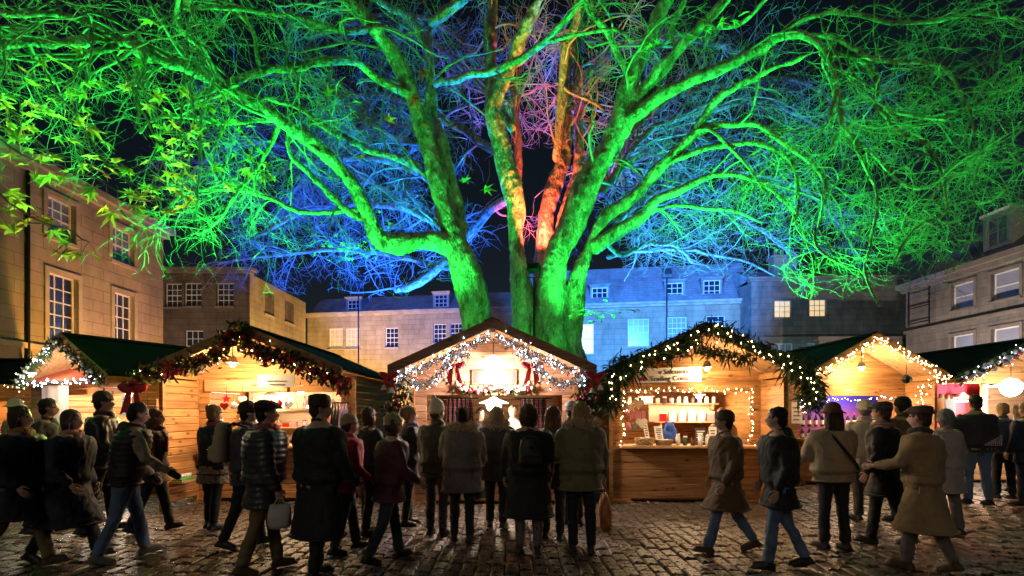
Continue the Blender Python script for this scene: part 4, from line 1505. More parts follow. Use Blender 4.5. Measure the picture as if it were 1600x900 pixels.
# red bauble garland on the left stall, sagging below the rake
gp = [(-1.66, -1.17, 1.96), (-1.52, -1.18, 2.12), (-1.15, -1.18, 2.22), (-.75, -1.18, 2.30), (-.42, -1.18, 2.42), (-.14, -1.18, 2.72), (.02, -1.2, 2.86), (.10, -1.18, 2.60), (.40, -1.18, 2.44), (.82, -1.18, 2.36), (1.10, -1.18, 2.18), (1.40, -1.18, 2.10), (1.62, -1.18, 1.98)]
t = thing('garland', 'leafy garland with red and gold baubles on the left pine stall', 'garland', H2.location)
mb, mb2 = MB(), MB()
pts = along(gp, 130)
blades(mb, pts, 9, .11, .017, thick=.06)
blades(mb2, pts, 12, .11, .022, thick=.065)
mb.build('fir_sprigs', FIR, t)
mb2.build('brown_leaves', FIR_B, t)
MB().add(tube(along(gp, 40), .02, 6)).build('garland_wire', CABLE, t)
for i, p in enumerate(along(gp, 54)):
    if random.random() < .85:
        bauble(t, p + Vector((random.uniform(-.05, .05), -.06 - random.random() * .04, random.uniform(-.09, .05))), random.uniform(.032, .058), random.choice((REDB, REDB, REDB, GOLDB, GOLDB)))
string_lights('warm lights woven through the red bauble garland', H2, [(a, b_ - .02, c) for a, b_, c in gp], 34, BULB_W, r=.011, jit=.05)


def bow(label, loc, s, m=RED, rz=0.0):
    t = thing('ribbon_bow', label, 'bow', loc, rz)
    for sx in (-1, 1):
        mb = MB().add(xform(ellipsoid((0, 0, 0), .11 * s, .035 * s, .06 * s, 10, 7), Matrix.Translation((sx * .1 * s, 0, .01)) @ Matrix.Rotation(sx * -.35, 4, 'Y')))
        mb.build('loop', m, t, True)
        v = [(sx * .01 * s, 0, 0), (sx * .07 * s, -.01, 0), (sx * .16 * s, -.02, -.34 * s), (sx * .09 * s, -.025, -.30 * s), (sx * .04 * s, -.02, -.36 * s)]
        v2 = [(x, y + .008, z) for x, y, z in v]
        mb = MB().add((v + v2, [(0, 1, 2, 3, 4), (9, 8, 7, 6, 5), (0, 5, 6, 1), (1, 6, 7, 2), (2, 7, 8, 3), (3, 8, 9, 4), (4, 9, 5, 0)]))
        mb.build('tail', m, t)
    MB().add(ellipsoid((0, -.02, 0), .035 * s, .035 * s, .04 * s, 8, 6)).build('knot', m, t, True)
    return t


bow('large red ribbon bow hanging at the left end of the bauble garland', hl(H2, -1.6, -1.24, 1.92), 1.15)
bow('red ribbon bow at the right end of the bauble garland', hl(H2, 1.58, -1.2, 2.05), .7)
bow('red ribbon bow halfway up the left bauble garland', hl(H2, -1.05, -1.25, 2.3), .6)

# fir garland of the trading stall
gp = [(-1.55, -1.02, 1.72), (-1.53, -1.03, 1.95), (-1.45, -1.03, 2.2), (-1.1, -1.03, 2.38), (-.6, -1.03, 2.60), (-.2, -1.03, 2.80), (0, -1.03, 2.93), (.25, -1.03, 2.84), (.7, -1.03, 2.62), (1.2, -1.03, 2.38), (1.5, -1.03, 2.2), (1.62, -1.03, 1.98), (1.58, -1.03, 1.75)]
t = thing('garland', 'thick dark green fir garland on the trading stall gable', 'garland', H4.location)
mb, mb2 = MB(), MB()
blades(mb, along(gp, 150), 15, .15, .012, droop=.25, thick=.05)
blades(mb, along(gp[:4], 40), 22, .24, .013, droop=.5, thick=.07)
blades(mb, along(gp[-4:], 40), 22, .24, .013, droop=.5, thick=.07)
blades(mb2, along([(-.75, -.98, 2.4), (-.2, -.98, 2.62), (.1, -.95, 2.5), (.75, -.9, 2.42)], 40), 14, .16, .012, droop=.3, thick=.05)
mb.build('fir_sprigs', FIR, t)
mb2.build('inner_sprigs', FIR, t)
MB().add(tube(along(gp, 40), .025, 6)).build('garland_wire', CABLE, t)
string_lights('warm lights along the fir garland of the trading stall', H4, [(a, b_ - .08, c - .08) for a, b_, c in gp], 95, BULB_W, r=.014, jit=.05)
string_lights('warm lights framing the trading stall hatch', H4, [(-1.12, -.05, .98), (-1.12, -.06, 1.93), (-.4, -.06, 1.96), (.4, -.06, 1.96), (1.12, -.06, 1.93), (1.12, -.05, .98)], 92, BULB_W, r=.012, jit=.02)
string_lights('warm lights outlining the purple stall gable', H5, rake(H5, dz=-.05), 110, BULB_W, r=.014, jit=.035)
string_lights('second row of warm lights under the purple stall gable', H5, rake(H5, dz=-.12), 80, BULB_W, r=.012, jit=.04)
string_lights('warm lights down the left edge of the purple stall', H5, [(-1.3, -.7, 2.2), (-1.35, -.72, 1.95), (-1.3, -.7, 1.6)], 40, BULB_W, r=.014, jit=.04)
string_lights('warm lights down the right wing of the purple stall', H5, [(1.4, -.94, 2.2), (1.0, -.9, 2.12), (.85, -.86, 2.0), (.9, -.86, 1.7)], 34, BULB_W, r=.014, jit=.04)
string_lights('cool white lights sagging along the purple stall hatch', H5, [(-1.05, -.06, 1.88), (-.7, -.08, 1.82), (-.3, -.06, 1.89), (.1, -.08, 1.81), (.5, -.06, 1.88), (1.05, -.06, 1.88)], 40, BULB_C, r=.012, jit=.015)

# central stall: tinsel, cool lights, bows and bells
rk = rake(H3, dz=-.16, y=-1.0)
for sx, lab in ((-1, 'left'), (1, 'right')):
    t = thing('tinsel_swag', 'silver tinsel swag under the %s half of the central gable' % lab, 'tinsel', H3.location)
    mb = MB()
    path = [(sx * .05, -.98, 2.70), (sx * .35, -.98, 2.58), (sx * .7, -.98, 2.42), (sx * 1.05, -.98, 2.26), (sx * 1.42, -.98, 2.10)]
    sw = [(sx * .35, -.95, 2.45), (sx * .62, -.95, 2.38), (sx * .8, -.95, 2.12), (sx * 1.05, -.95, 1.98), (sx * 1.3, -.95, 2.02), (sx * 1.48, -.95, 2.16)]
    blades(mb, along(path, 70), 10, .06, .008, thick=.035)
    blades(mb, along(sw, 70), 10, .06, .008, thick=.03)
    mb.build('tinsel', SILVER, t)
    o = MB()
    for p in along(sw, 16):
        o.add(ellipsoid(p + Vector((0, -.03, .03)), .028, .028, .028, 8, 6))
    tag(o.build('beads', WHITEC, t, True), kind='stuff')
    string_lights('cool white lights under the %s half of the central gable' % lab, H3, [(a, b_ - .03, c + .04) for a, b_, c in path], 46, BULB_C, r=.012, jit=.045)
    string_lights('cool white lights on the %s tinsel swag of the central stall' % lab, H3, [(a, b_ - .04, c + .02) for a, b_, c in sw], 30, BULB_C, r=.011, jit=.06)
    bow('dark red bow on the %s side of the central gable' % lab, hl(H3, sx * .62, -.62, 2.30), .9)
    bow('small red bow at the %s eave end of the central stall' % lab, hl(H3, sx * 1.55, -1.06, 2.12), .75)
    for k, (bx, bz) in enumerate(((.58, 1.99), (.76, 2.05), (1.5, 1.86), (1.62, 1.9))):
        b_ = thing('bell', 'small pale bell, %s, on the %s side of the central gable' % (('inner lower', 'inner upper', 'eave left', 'eave right')[k], lab), 'bell', hl(H3, sx * bx, -.66 if bx < 1 else -1.08, bz), 0)
        MB().add(lathe([(.012, .08), (.03, .06), (.038, .02), (.055, 0), (.05, 0.002)], 12)).build('bell_body', CREAM, b_, True)
        MB().add(tube([(0, 0, .08), (0, 0, .2)], .005, 5)).build('ribbon', RED, b_)
    # flower bunch on the post
    fb = thing('flower_bunch', 'dark red and white flower bunch on the %s post of the central stall' % lab, 'flowers', hl(H3, sx * 1.45, -.9, 1.72))
    mb, mr, mw = MB(), MB(), MB()
    pp = [Vector((random.gauss(0, .09), random.gauss(0, .06), random.gauss(0, .12))) for _ in range(60)]
    blades(mb, pp, 7, .10, .02, thick=.02)
    for p in pp[:26]:
        mr.add(ellipsoid(p + Vector((0, -.05, 0)), .028, .02, .028, 7, 5))
    for p in pp[26:40]:
        mw.add(ellipsoid(p + Vector((0, -.06, 0)), .022, .016, .022, 7, 5))
    mb.build('leaves', FIR, fb)
    tag(mr.build('red_flowers', mat('deep_red_flower', (.28, .02, .04), .6), fb, True), kind='stuff')
    tag(mw.build('white_flowers', WHITEC, fb, True), kind='stuff')
    # tartan curtain
TARTAN = bpy.data.materials.new('tartan')
TARTAN.use_nodes = True
n, l = nt(TARTAN)
b = n['Principled BSDF']
b.inputs['Roughness'].default_value = .9
tc = n.new('ShaderNodeTexCoord')
sx_ = n.new('ShaderNodeSeparateXYZ')
l.new(tc.outputs['Object'], sx_.inputs[0])
cols = []
for ax, per in ((0, .16), (2, .16)):
    mm = n.new('ShaderNodeMath')
    mm.operation = 'MULTIPLY'
    mm.inputs[1].default_value = 1 / per
    l.new(sx_.outputs[ax], mm.inputs[0])
    fr = n.new('ShaderNodeMath')
    fr.operation = 'FRACT'
    l.new(mm.outputs[0], fr.inputs[0])
    cr = n.new('ShaderNodeValToRGB')
    cr.color_ramp.interpolation = 'CONSTANT'
    e = cr.color_ramp.elements
    e[0].color = (.03, .05, .10, 1)
    e[1].position = .42
    e[1].color = (.42, .03, .06, 1)
    for pos, c in ((.56, (.02, .07, .06, 1)), (.78, (.55, .45, .45, 1)), (.83, (.03, .04, .08, 1)), (.93, (.45, .03, .06, 1))):
        x = e.new(pos)
        x.color = c
    l.new(fr.outputs[0], cr.inputs[0])
    cols.append(cr)
mx = n.new('ShaderNodeMix')
mx.data_type = 'RGBA'
mx.inputs['Factor'].default_value = .4
l.new(cols[0].outputs[0], mx.inputs['A'])
l.new(cols[1].outputs[0], mx.inputs['B'])
l.new(mx.outputs['Result'], b.inputs['Base Color'])
for sx, lab in ((-1, 'left'), (1, 'right')):
    t = thing('curtain', 'red and green tartan curtain %s of the lamp in the central stall' % lab, 'curtain', hl(H3, sx * .72, 1.25, 1.05))
    v, f = [], []
    NN = 36
    for i in range(NN + 1):
        x = -.26 + .52 * i / NN
        y = .03 * math.sin(i * 1.05) + .012 * math.sin(i * 2.3)
        for z in (0, .25, .5, .78):
            v.append((x * (1 + .1 * (0.5 - z)), y, z))
    for i in range(NN):
        for k in range(3):
            f.append((i * 4 + k, (i + 1) * 4 + k, (i + 1) * 4 + k + 1, i * 4 + k + 1))
    MB().add((v, f)).build('cloth', TARTAN, t, True)
    MB().add(tube([(-.36, 0, .79), (.36, 0, .79)], .012, 8)).build('rail', IRON, t)
# garlanded sign board under the central gable
t = thing('sign_board', 'dark framed sign board decorated with flowers under the central gable', 'sign', hl(H3, 0, -.06, 2.06))
MB().add(box(-.36, .36, 0, .025, 0, .2)).build('panel', mat('grey_panel', (.05, .055, .055), .4), t)
mb = MB().add(box(-.38, .38, -.012, .0, -.02, 0)).add(box(-.38, .38, -.012, .0, .2, .22)).add(box(-.38, -.36, -.011, .0, 0, .2)).add(box(.36, .38, -.011, .0, 0, .2))
mb.build('frame', PINE_DARK, t)
t = thing('flower_garland', 'red and green flower garland below the central sign board', 'garland', hl(H3, 0, -.08, 1.97))
mb, mr, mw = MB(), MB(), MB()
pp = along([(-.62, 0, .02), (-.3, 0, -.03), (0, 0, .02), (.3, 0, -.03), (.62, 0, .02)], 60)
blades(mb, pp, 7, .08, .018, thick=.03)
for p in pp:
    (mr if random.random() < .55 else mw).add(ellipsoid(p + Vector((random.gauss(0, .02), -.05, random.gauss(0, .03))), .03, .022, .03, 7, 5))
mb.build('leaves', FIR, t)
tag(mr.build('red_flowers', REDB, t, True), kind='stuff')
tag(mw.build('cream_flowers', CREAM, t, True), kind='stuff')

# far left stall: red awning and blue-white lights
t = thing('awning', 'red fabric awning under the far left gable', 'awning', H1.location, H1.rotation_euler[2])
v = [(-1.2, -.05, 2.45), (1.0, -.05, 2.45), (1.3, -.58, 2.15), (-1.4, -.58, 2.15)]
v = v + [(x, y, z - .02) for x, y, z in v]
MB().add((v, [(0, 1, 2, 3), (7, 6, 5, 4), (0, 4, 5, 1), (1, 5, 6, 2), (2, 6, 7, 3), (3, 7, 4, 0)])).build('fabric', mat('orange_red_cloth', (.55, .14, .07), .8, var=.2, vscale=4), t)
MB().add(tube([(-1.42, -.58, 2.14), (1.32, -.58, 2.14)], .018, 8)).build('front_bar', IRON, t)
string_lights('blue white lights along the far left awning', H1, [(-1.45, -.62, 2.15), (-.3, -.62, 2.13), (1.4, -.62, 2.16)], 70, BULB_C, r=.016, jit=.03)
string_lights('blue white lights down the left rake of the far left stall', H1, [(-.1, -.66, 2.85), (-.8, -.66, 2.5), (-1.45, -.66, 2.2)], 40, BULB_C, r=.015, jit=.05)
t = thing('garland', 'fir and white blossom garland on the far left gable', 'garland', H1.location, H1.rotation_euler[2])
mb, mw = MB(), MB()
pp = along(rake(H1, dz=-.1), 100)
blades(mb, pp, 9, .12, .014, thick=.05)
for p in pp:
    if random.random() < .6:
        mw.add(ellipsoid(p + Vector((random.gauss(0, .05), -.06, random.gauss(0, .05))), .028, .02, .028, 7, 5))
mb.build('fir_sprigs', FIR, t)
tag(mw.build('white_blossoms', WHITEC, t, True), kind='stuff')
string_lights('warm lights across the cut off stall roof edge', H0, [(1.5, 2.3, 2.15), (1.5, 1.2, 2.12), (1.5, .1, 2.15)], 24, BULB_W, r=.014, jit=.03)
# right edge stall: pink garland
t = thing('garland', 'pink and white blossom garland on the right edge gable', 'garland', H7.location)
mb, mw, mr = MB(), MB(), MB()
pp = along(rake(H7, dz=-.03), 110)
blades(mb, pp, 16, .10, .014, thick=.05)
for p in pp:
    (mw if random.random() < .6 else mr).add(ellipsoid(p + Vector((random.gauss(0, .06), -.06, random.gauss(0, .06))), .04, .03, .04, 7, 5))
mb.build('fir_sprigs', FIR, t)
tag(mw.build('white_blossoms', WHITEC, t, True), kind='stuff')
tag(mr.build('pink_blossoms', mat('pink_blossom', (.60, .12, .18), .6), t, True), kind='stuff')
string_lights('cool lights along the right edge gable garland', H7, [(a, b_ - .1, c) for a, b_, c in rake(H7)], 60, BULB_C, r=.012, jit=.05)


# ------------------------------------------------------------------ signs
def text_mesh(txt, size, ext=0.002):
    cu = bpy.data.curves.new('txt', 'FONT')
    cu.body = txt
    cu.size = size
    cu.extrude = ext
    cu.resolution_u = 3
    o = bpy.data.objects.new('txt', cu)
    TMP.collection.objects.link(o)
    TMP.view_layers[0].update()
    me = bpy.data.meshes.new_from_object(o.evaluated_get(TMP.view_layers[0].depsgraph))
    bpy.data.objects.remove(o)
    return me


def lettering(parent, txt, size, loc, m=INK):
    me = text_mesh(txt, size)
    return link('lettering', me, m, parent, loc, (R(90), 0, 0))


t = thing('stall_sign', 'white two line trading company sign under the fir garland', 'sign', hl(H4, -.44, -.42, 2.19))
t.rotation_euler = (R(4), R(-1.5), 0)
MB().add(box(-.54, .54, 0, .022, -.12, .12)).build('board', SIGNW, t)
lettering(t, 'v Salcombe', .115, (-.16, -.003, .015))
lettering(t, 'Trading Company', .115, (-.32, -.003, -.095))
for x in (-.47, -.395):
    MB().add(box(-.03, .03, -.004, 0, -.03, .03)).build('red_square', mat('sign_red', (.25, .02, .02), .6), t, loc=(x, 0, -.06))
t = thing('stall_sign', 'small white sign with faint grey script over the bauble stall counter', 'sign', hl(H2, .28, -.60, 2.08))
MB().add(box(-.30, .30, 0, .02, -.10, .10)).build('board', SIGNW, t)
mb = MB()
for k in range(2):
    x = -.17 + .05 * k
    while x < .17 - .05 * k:
        w_ = random.uniform(.02, .05)
        pts = [(x + w_ * i / 5, -.004, (.0, -.055)[k] + .012 * math.sin(i * 2.1 + x * 40)) for i in range(6)]
        mb.add(tube(pts, .003, 4))
        x += w_ + .012
mb.build('script_marks', mat('grey_ink', (.35, .33, .36), .6), t)
t = thing('header_board', 'pale plain board above the bauble stall hatch', 'board', hl(H2, -.5, -.06, 1.93))
MB().add(box(-.72, .72, 0, .03, 0, .2)).build('board', PINE_PALE, t)


# ------------------------------------------------------------------ goods
def heart_poly(s):
    pts = []
    for i in range(22):
        a = 2 * math.pi * i / 22
        pts.append((s * .062 * 16 * math.sin(a) ** 3 / 16 * 1.0, s * .0038 * (13 * math.cos(a) - 5 * math.cos(2 * a) - 2 * math.cos(3 * a) - math.cos(4 * a))))
    return pts


def star_poly(s, n=5, inner=.42):
    return [(s * (1 if k % 2 == 0 else inner) * math.sin(math.pi * k / n), s * (1 if k % 2 == 0 else inner) * math.cos(math.pi * k / n)) for k in range(2 * n)]


def ornament(kind, label, loc, s, m, group=None, cord=.2, rz=0.0):
    t = thing(kind + '_ornament', label, 'ornament', loc, rz, group)
    if kind == 'heart':
        MB().add(prism(heart_poly(s), -.012, .012)).build('body', m, t)
    elif kind == 'star':
        MB().add(prism(star_poly(s * .06), -.01, .01)).build('body', m, t)
    else:
        MB().add(ellipsoid((0, 0, 0), s * .045, s * .045, s * .05, 12, 8)).build('body', m, t, True)
        MB().add(lathe([(.01 * s, .045 * s), (.009 * s, .06 * s)], 8)).build('cap', GOLDB, t)
    MB().add(tube([(0, 0, .04 * s), (0, 0, .04 * s + cord)], .003, 4)).build('cord', CABLE, t)
    return t


def bottle(label, loc, h=.30, m=BOTTLE, lab_m=PAPER, group=None):
    t = thing('bottle', label, 'bottle', loc, random.uniform(0, 6))
    if group:
        t['group'] = group
    k = h / .30
    MB().add(lathe([(.034, 0), (.037, .006), (.037, .17 * k), (.032, .2 * k), (.014, .235 * k), (.013, .285 * k), (.016, .288 * k), (.016, .30 * k)], 12)).build('glass', m, t, True)
    MB().add(lathe([(.0378, .045 * k), (.0382, .05 * k), (.0382, .135 * k), (.0378, .14 * k)], 12)).build('paper_label', lab_m, t, True)
    MB().add(lathe([(.0165, .262 * k), (.0168, .302 * k)], 10)).build('cap', mat('bottle_foil', (.3, .05, .05), .4), t, True)
    return t


def jar(label, loc, r=.04, h=.11, m=CREAM, lid=GOLDB, group=None):
    t = thing('jar', label, 'jar', loc, random.uniform(0, 6), group)
    MB().add(lathe([(r * .9, 0), (r, .006), (r, h * .72), (r * .8, h * .82), (r * .8, h * .85)], 12)).build('body', m, t, True)
    MB().add(lathe([(r * .86, h * .84), (r * .88, h * .86), (r * .88, h), (r * .8, h * 1.02)], 12)).build('lid', lid, t, True)
    return t


def basket(label, loc, rx=.16, h=.12):
    t = thing('basket', label, 'basket', loc)
    mb = MB()
    for k in range(6):
        z = h * k / 5
        r = rx * (.82 + .18 * k / 5)
        pts = [(r * math.cos(a) , r * .7 * math.sin(a), z + .004 * math.sin(a * 9 + k * 3.14)) for a in np.linspace(0, 2 * math.pi, 28)]
        mb.add(tube(pts, .011, 5, cap=False))
    mb.build('weave', WICKER, t, True)
    MB().add(lathe([(rx * .6, .005), (rx * .62, .02)], 16)).build('base', WICKER, t)
    mb = MB()
    for k in range(10):
        mb.add(ellipsoid((random.uniform(-.6, .6) * rx, random.uniform(-.4, .4) * rx, h * .85), .035, .035, .03, 8, 6))
    tag(mb.build('contents', CREAM, t, True), kind='stuff')
    return t


def small_box(label, loc, w, d, h, m, rz=0.0, lid=None, tilt=0.0):
    t = thing('gift_box', label, 'box', loc, rz)
    if tilt:
        t.rotation_euler = (tilt, 0, rz)
    MB().add(box(-w / 2, w / 2, -d / 2, d / 2, 0, h)).build('carton', m, t)
    MB().add(box(-w / 2 - .004, w / 2 + .004, -d / 2 - .004, d / 2 + .004, h * .78, h + .004)).build('lid', lid or PAPER, t)
    return t


def print_card(label, loc, w, h, m, rz=0.0, tilt=-.25, blocks=6, ink=INK, cat='card'):
    t = thing('printed_card', label, cat, loc, rz)
    t.rotation_euler = (tilt, 0, rz)
    MB().add(box(-w / 2, w / 2, 0, .008, 0, h)).build('card', m, t)
    mb = MB()
    for k in range(blocks):
        z = h * (.15 + .75 * k / blocks)
        mb.add(box(-w * random.uniform(.2, .4), w * random.uniform(.2, .4), -.002, 0, z, z + h * .06))
    mb.build('print', ink, t)
    return t


def mini_tree(label, loc, h, m, deco=True):
    t = thing('table_tree', label, 'christmas tree', loc)
    mb = MB()
    for k in range(14):
        z = h * (.12 + .85 * k / 14)
        r = h * .30 * (1 - k / 14.5)
        for j in range(12):
            a = 6.28 * j / 12 + k
            blades(mb, [Vector((r * .7 * math.cos(a), r * .7 * math.sin(a), z))], 2, r * .6 + .02, .008, thick=.004)
    mb.build('branches', m, t)
    MB().add(lathe([(.012, 0), (.01, h)], 6)).build('stem', PINE_DARK, t)
    MB().add(lathe([(.05, 0), (.06, .07), (.055, .07)], 10)).build('pot', REDB, t)
    if deco:
        for k in range(16):
            z = h * random.uniform(.2, .9)
            r = h * .3 * (1 - z / h) + .01
            a = random.uniform(0, 6.28)
            MB().add(ellipsoid((0, 0, 0), .018, .018, .018, 8, 6)).build('tree_bauble', random.choice((REDB, SILVER, GOLDB, WHITEC)), t, True, loc=(r * math.cos(a), r * math.sin(a), z))
    return t


def shelf(label, Ht, x0, x1, y, z, d=.22, m=PINE_PALE):
    t = thing('shelf', label, 'shelf', hl(Ht, 0, y, z), Ht.rotation_euler[2])
    MB().add(box(x0, x1, -d / 2, d / 2, 0, .022)).build('board', m, t)
    for x in (x0 + .1, x1 - .1):
        MB().add(box(x - .012, x + .012, -d / 2 + .02, d / 2, -.1, 0)).build('bracket', m, t)
    return t


TEAL = mat('blue_toy', (.02, .09, .5), .5)
PINKM = mat('pink_goods', (.62, .25, .30), .6)
LILAC = mat('lilac_goods', (.45, .35, .6), .5)
GREYG = mat('grey_goods', (.4, .4, .42), .5)
COLS = [WHITEC, CREAM, PINKM, LILAC, SILVER, GOLDB, REDB, GREYG]

# left bauble stall
shelf('upper goods shelf at the back of the bauble stall', H2, -1.2, 1.2, 1.35, 1.62)
shelf('lower goods shelf at the back of the bauble stall', H2, -1.2, 1.2, 1.3, 1.25)
BACKW = mat('pale_backcloth', (.62, .52, .42), .9, var=.15, vscale=3, bump=.3, bscale=6)
t = thing('backcloth', 'pale cloth hung behind the bauble stall shelves', 'cloth', hl(H2, 0, 1.5, 1.0))
MB().add(box(-1.25, 1.25, 0, .02, 0, 1.0)).build('cloth', BACKW, t)
for row, z in ((0, 1.642), (1, 1.272)):
    for k in range(13):
        x = -1.1 + k * .18 + random.uniform(-.03, .03)
        wh = '%s from the left on the %s shelf of the bauble stall' % (ORD[k], ('upper', 'lower')[row])
        c = random.choice(COLS)
        p = hl(H2, x, 1.32 - .05 * row, z)
        ch = random.random()
        if ch < .35:
            jar('decorated pot, ' + wh, p, random.uniform(.04, .06), random.uniform(.1, .18), c, random.choice(COLS))
        elif ch < .6:
            small_box('gift box, ' + wh, p, random.uniform(.09, .14), .1, random.uniform(.07, .16), c, random.uniform(-.3, .3), random.choice(COLS))
        elif ch < .8:
            mini_tree('tiny tabletop tree, ' + wh, p, random.uniform(.18, .26), random.choice((SILVER, WHITEC, FIR)), False)
        else:
            bottle('pale bottle, ' + wh, p, random.uniform(.18, .26), c, PINKM)
for k in range(15):
    x = -.95 + k * .135
    kind = ('heart', 'star', 'ball')[k % 3]
    ornament(kind, '%s ornament hanging over the bauble stall counter, %s from the left' % (kind, ORD[k]), hl(H2, x, random.uniform(-.15, .25), random.uniform(1.62, 1.82)), random.uniform(.9, 1.5), random.choice((WHITEC, WHITEC, SILVER, CREAM, PINKM, REDB)), cord=.18)
mini_tree('white tabletop tree with coloured baubles on the bauble stall counter', hl(H2, -.42, .12, .99), .72, WHITEC)
mini_tree('silver white tree at the left end of the bauble stall counter', hl(H2, -.98, .05, .99), .5, WHITEC)
for k in range(9):
    x = -.8 + k * .2
    c = COLS[(k * 3) % 8]
    (jar if k % 2 else small_box)(*(('lidded pot on the bauble stall counter, %s along' % ORD[k], hl(H2, x, -.05, .99), .06, .15, c) if k % 2 else ('bright gift box on the bauble stall counter, %s along' % ORD[k], hl(H2, x, -.02, .99), .15, .13, .13, c)))
t = thing('scarf_rack', 'dark scarves and bag straps hanging at the right jamb of the bauble stall', 'rack', hl(H2, 1.12, -.1, 1.1))
for k in range(6):
    x = -.1 + .05 * k
    MB().add(tube([(x, 0, .62), (x + .02, -.04, .5), (x - .01, -.03, .25), (x + random.uniform(-.02, .02), -.03, random.uniform(-.05, .1))], [.012, .022, .026, .03], 6, flat=.5)).build('scarf', random.choice((IRON, LILAC, GREYG, IRON)), t, True)
MB().add(tube([(-.16, 0, .63), (.2, 0, .63)], .01, 6)).build('rail', IRON, t)
MB().add(box(-.02, .1, -.09, -.05, -.12, .05)).build('bag', mat('black_bag', (.015, .015, .017), .5), t)
MB().add(box(.02, .06, -.094, -.088, -.05, 0)).build('price_tag', PAPER, t)
t = thing('plant_tray', 'green tray of white pots on the side shelf of the bauble stall', 'tray', hl(H2, -1.22, -.62, .46))
MB().add(box(-.1, .1, -.2, .2, -.03, 0)).build('ledge', PINE_PALE, t)
MB().add(box(-.08, .08, -.18, .18, .002, .03)).build('tray', mat('green_tray', (.08, .35, .08), .5), t)
for k in range(5):
    MB().add(lathe([(.025, .03), (.035, .1), (.03, .1)], 10)).build('pot', WHITEC, t, True, loc=(0, -.14 + .07 * k, 0))
t = thing('heart_sign', 'black heart shaped chalk sign with white edge by the bauble stall', 'sign', hl(H2, -1.5, -1.05, 1.36))
MB().add(prism([(x * 2.7, z * 3.6) for x, z in heart_poly(1.15)], -.008, .008)).build('rim', WHITEC, t)
MB().add(prism([(x * 2.2, z * 3.0) for x, z in heart_poly(1.15)], -.014, -.008)).build('slate', INK, t)
mb = MB()
for k in range(3):
    mb.add(tube([(-.05 + .02 * i, -.017, .06 - .05 * k + .008 * math.sin(i * 2 + k)) for i in range(6)], .004, 4))
mb.build('chalk_marks', WHITEC, t)
MB().add(tube([(0, 0, .13), (-.01, .0, .45)], .004, 4)).build('cord', CABLE, t)
# central stall goods
for k in range(8):
    x = -1.0 + k * .285
    c = random.choice((CREAM, WHITEC, WICKER, PINKM))
    jar('food jar on the central stall counter, %s from the left' % ORD[k], hl(H3, x, .1, .99), .06, .16, c, random.choice((REDB, GOLDB)))
# trading stall
shelf('long cup shelf at the back of the trading stall', H4, -1.05, 1.05, 1.3, 1.72)
shelf('middle shelf at the back of the trading stall', H4, -.2, 1.05, 1.25, 1.36)
t = thing('backcloth', 'pale pink backing behind the trading stall shelves', 'cloth', hl(H4, .35, 1.45, 1.38))
MB().add(box(-.62, .68, 0, .02, 0, .33)).build('cloth', mat('pale_pink_cloth', (.68, .5, .42), .8), t)
for k in range(15):
    x = -.98 + k * .14
    jar('small tin in the top row of the trading stall, %s from the left' % ORD[k], hl(H4, x, 1.28, 1.742), .042, .13, random.choice((WHITEC, GREYG, CREAM, LILAC, INK)), random.choice((WHITEC, IRON, GREYG)))
for k in range(6):
    x = -.05 + k * .19
    small_box('packet on the middle shelf of the trading stall, %s from the left' % ORD[k], hl(H4, x, 1.24, 1.382), .13, .08, .2, (REDB, WHITEC, CREAM, WHITEC, CREAM, PINKM)[k], 0, CREAM)
basket('shallow wicker basket at the left of the trading stall counter', hl(H4, -.74, -.02, .99), .17, .12)
basket('wicker basket with white packets on the trading stall counter', hl(H4, -.40, -.02, .99), .15, .09)
print_card('white printed card leaning in the trading stall basket', hl(H4, -.46, .02, 1.07), .16, .26, SIGNW, .3)
print_card('tall white card leaning left in the trading stall', hl(H4, -.66, .06, 1.1), .1, .34, SIGNW, .5)
for k in range(7):
    x = -.16 + k * .13
    c = (WHITEC, FIR, mat('brown_jar', (.12, .05, .02), .2), WHITEC, CREAM, mat('brown_jar', (.12, .05, .02), .2), MATS['brown_jar'])[k]
    jar('bottle or jar on the trading stall counter, %s from the baskets' % ORD[k], hl(H4, x, -.03, .99), .04, (.2, .16, .13, .2, .18, .13, .13)[k], c, (WHITEC, WHITEC, IRON, CREAM, WHITEC, IRON, IRON)[k])
print_card('black and white price board on the trading stall counter', hl(H4, .3, .12, .99), .2, .3, INK, 0, -.1, 6, WHITEC, 'sign')
print_card('white price board right of the black one in the trading stall', hl(H4, .52, .12, .99), .13, .32, SIGNW, 0, -.1, 5)
for k in range(9):
    ornament(('ball', 'star', 'heart')[k % 3], 'white paper decoration in the left cluster of the trading stall, %s' % ORD[k], hl(H4, -1.02 + (k % 3) * .13, .1 + .1 * (k // 3), 1.35 + .17 * (k // 3) + random.uniform(-.04, .04)), 1.7, random.choice((WHITEC, CREAM, PINKM, SILVER)), cord=.12)
t = thing('blue_toy', 'bright blue soft toy heap in the trading stall', 'toy', hl(H4, -.22, .35, 1.0))
link('body', fuse([ellipsoid((0, 0, .12), .13, .1, .14, 10, 8), ellipsoid((.02, -.03, .3), .09, .085, .09, 10, 8), ellipsoid((.1, -.06, .2), .05, .05, .09), ellipsoid((-.1, -.06, .18), .05, .05, .09), ellipsoid((-.05, -.03, .38), .03, .02, .04), ellipsoid((.09, -.03, .38), .03, .02, .04)], .02, 2), TEAL, t, smooth=True)
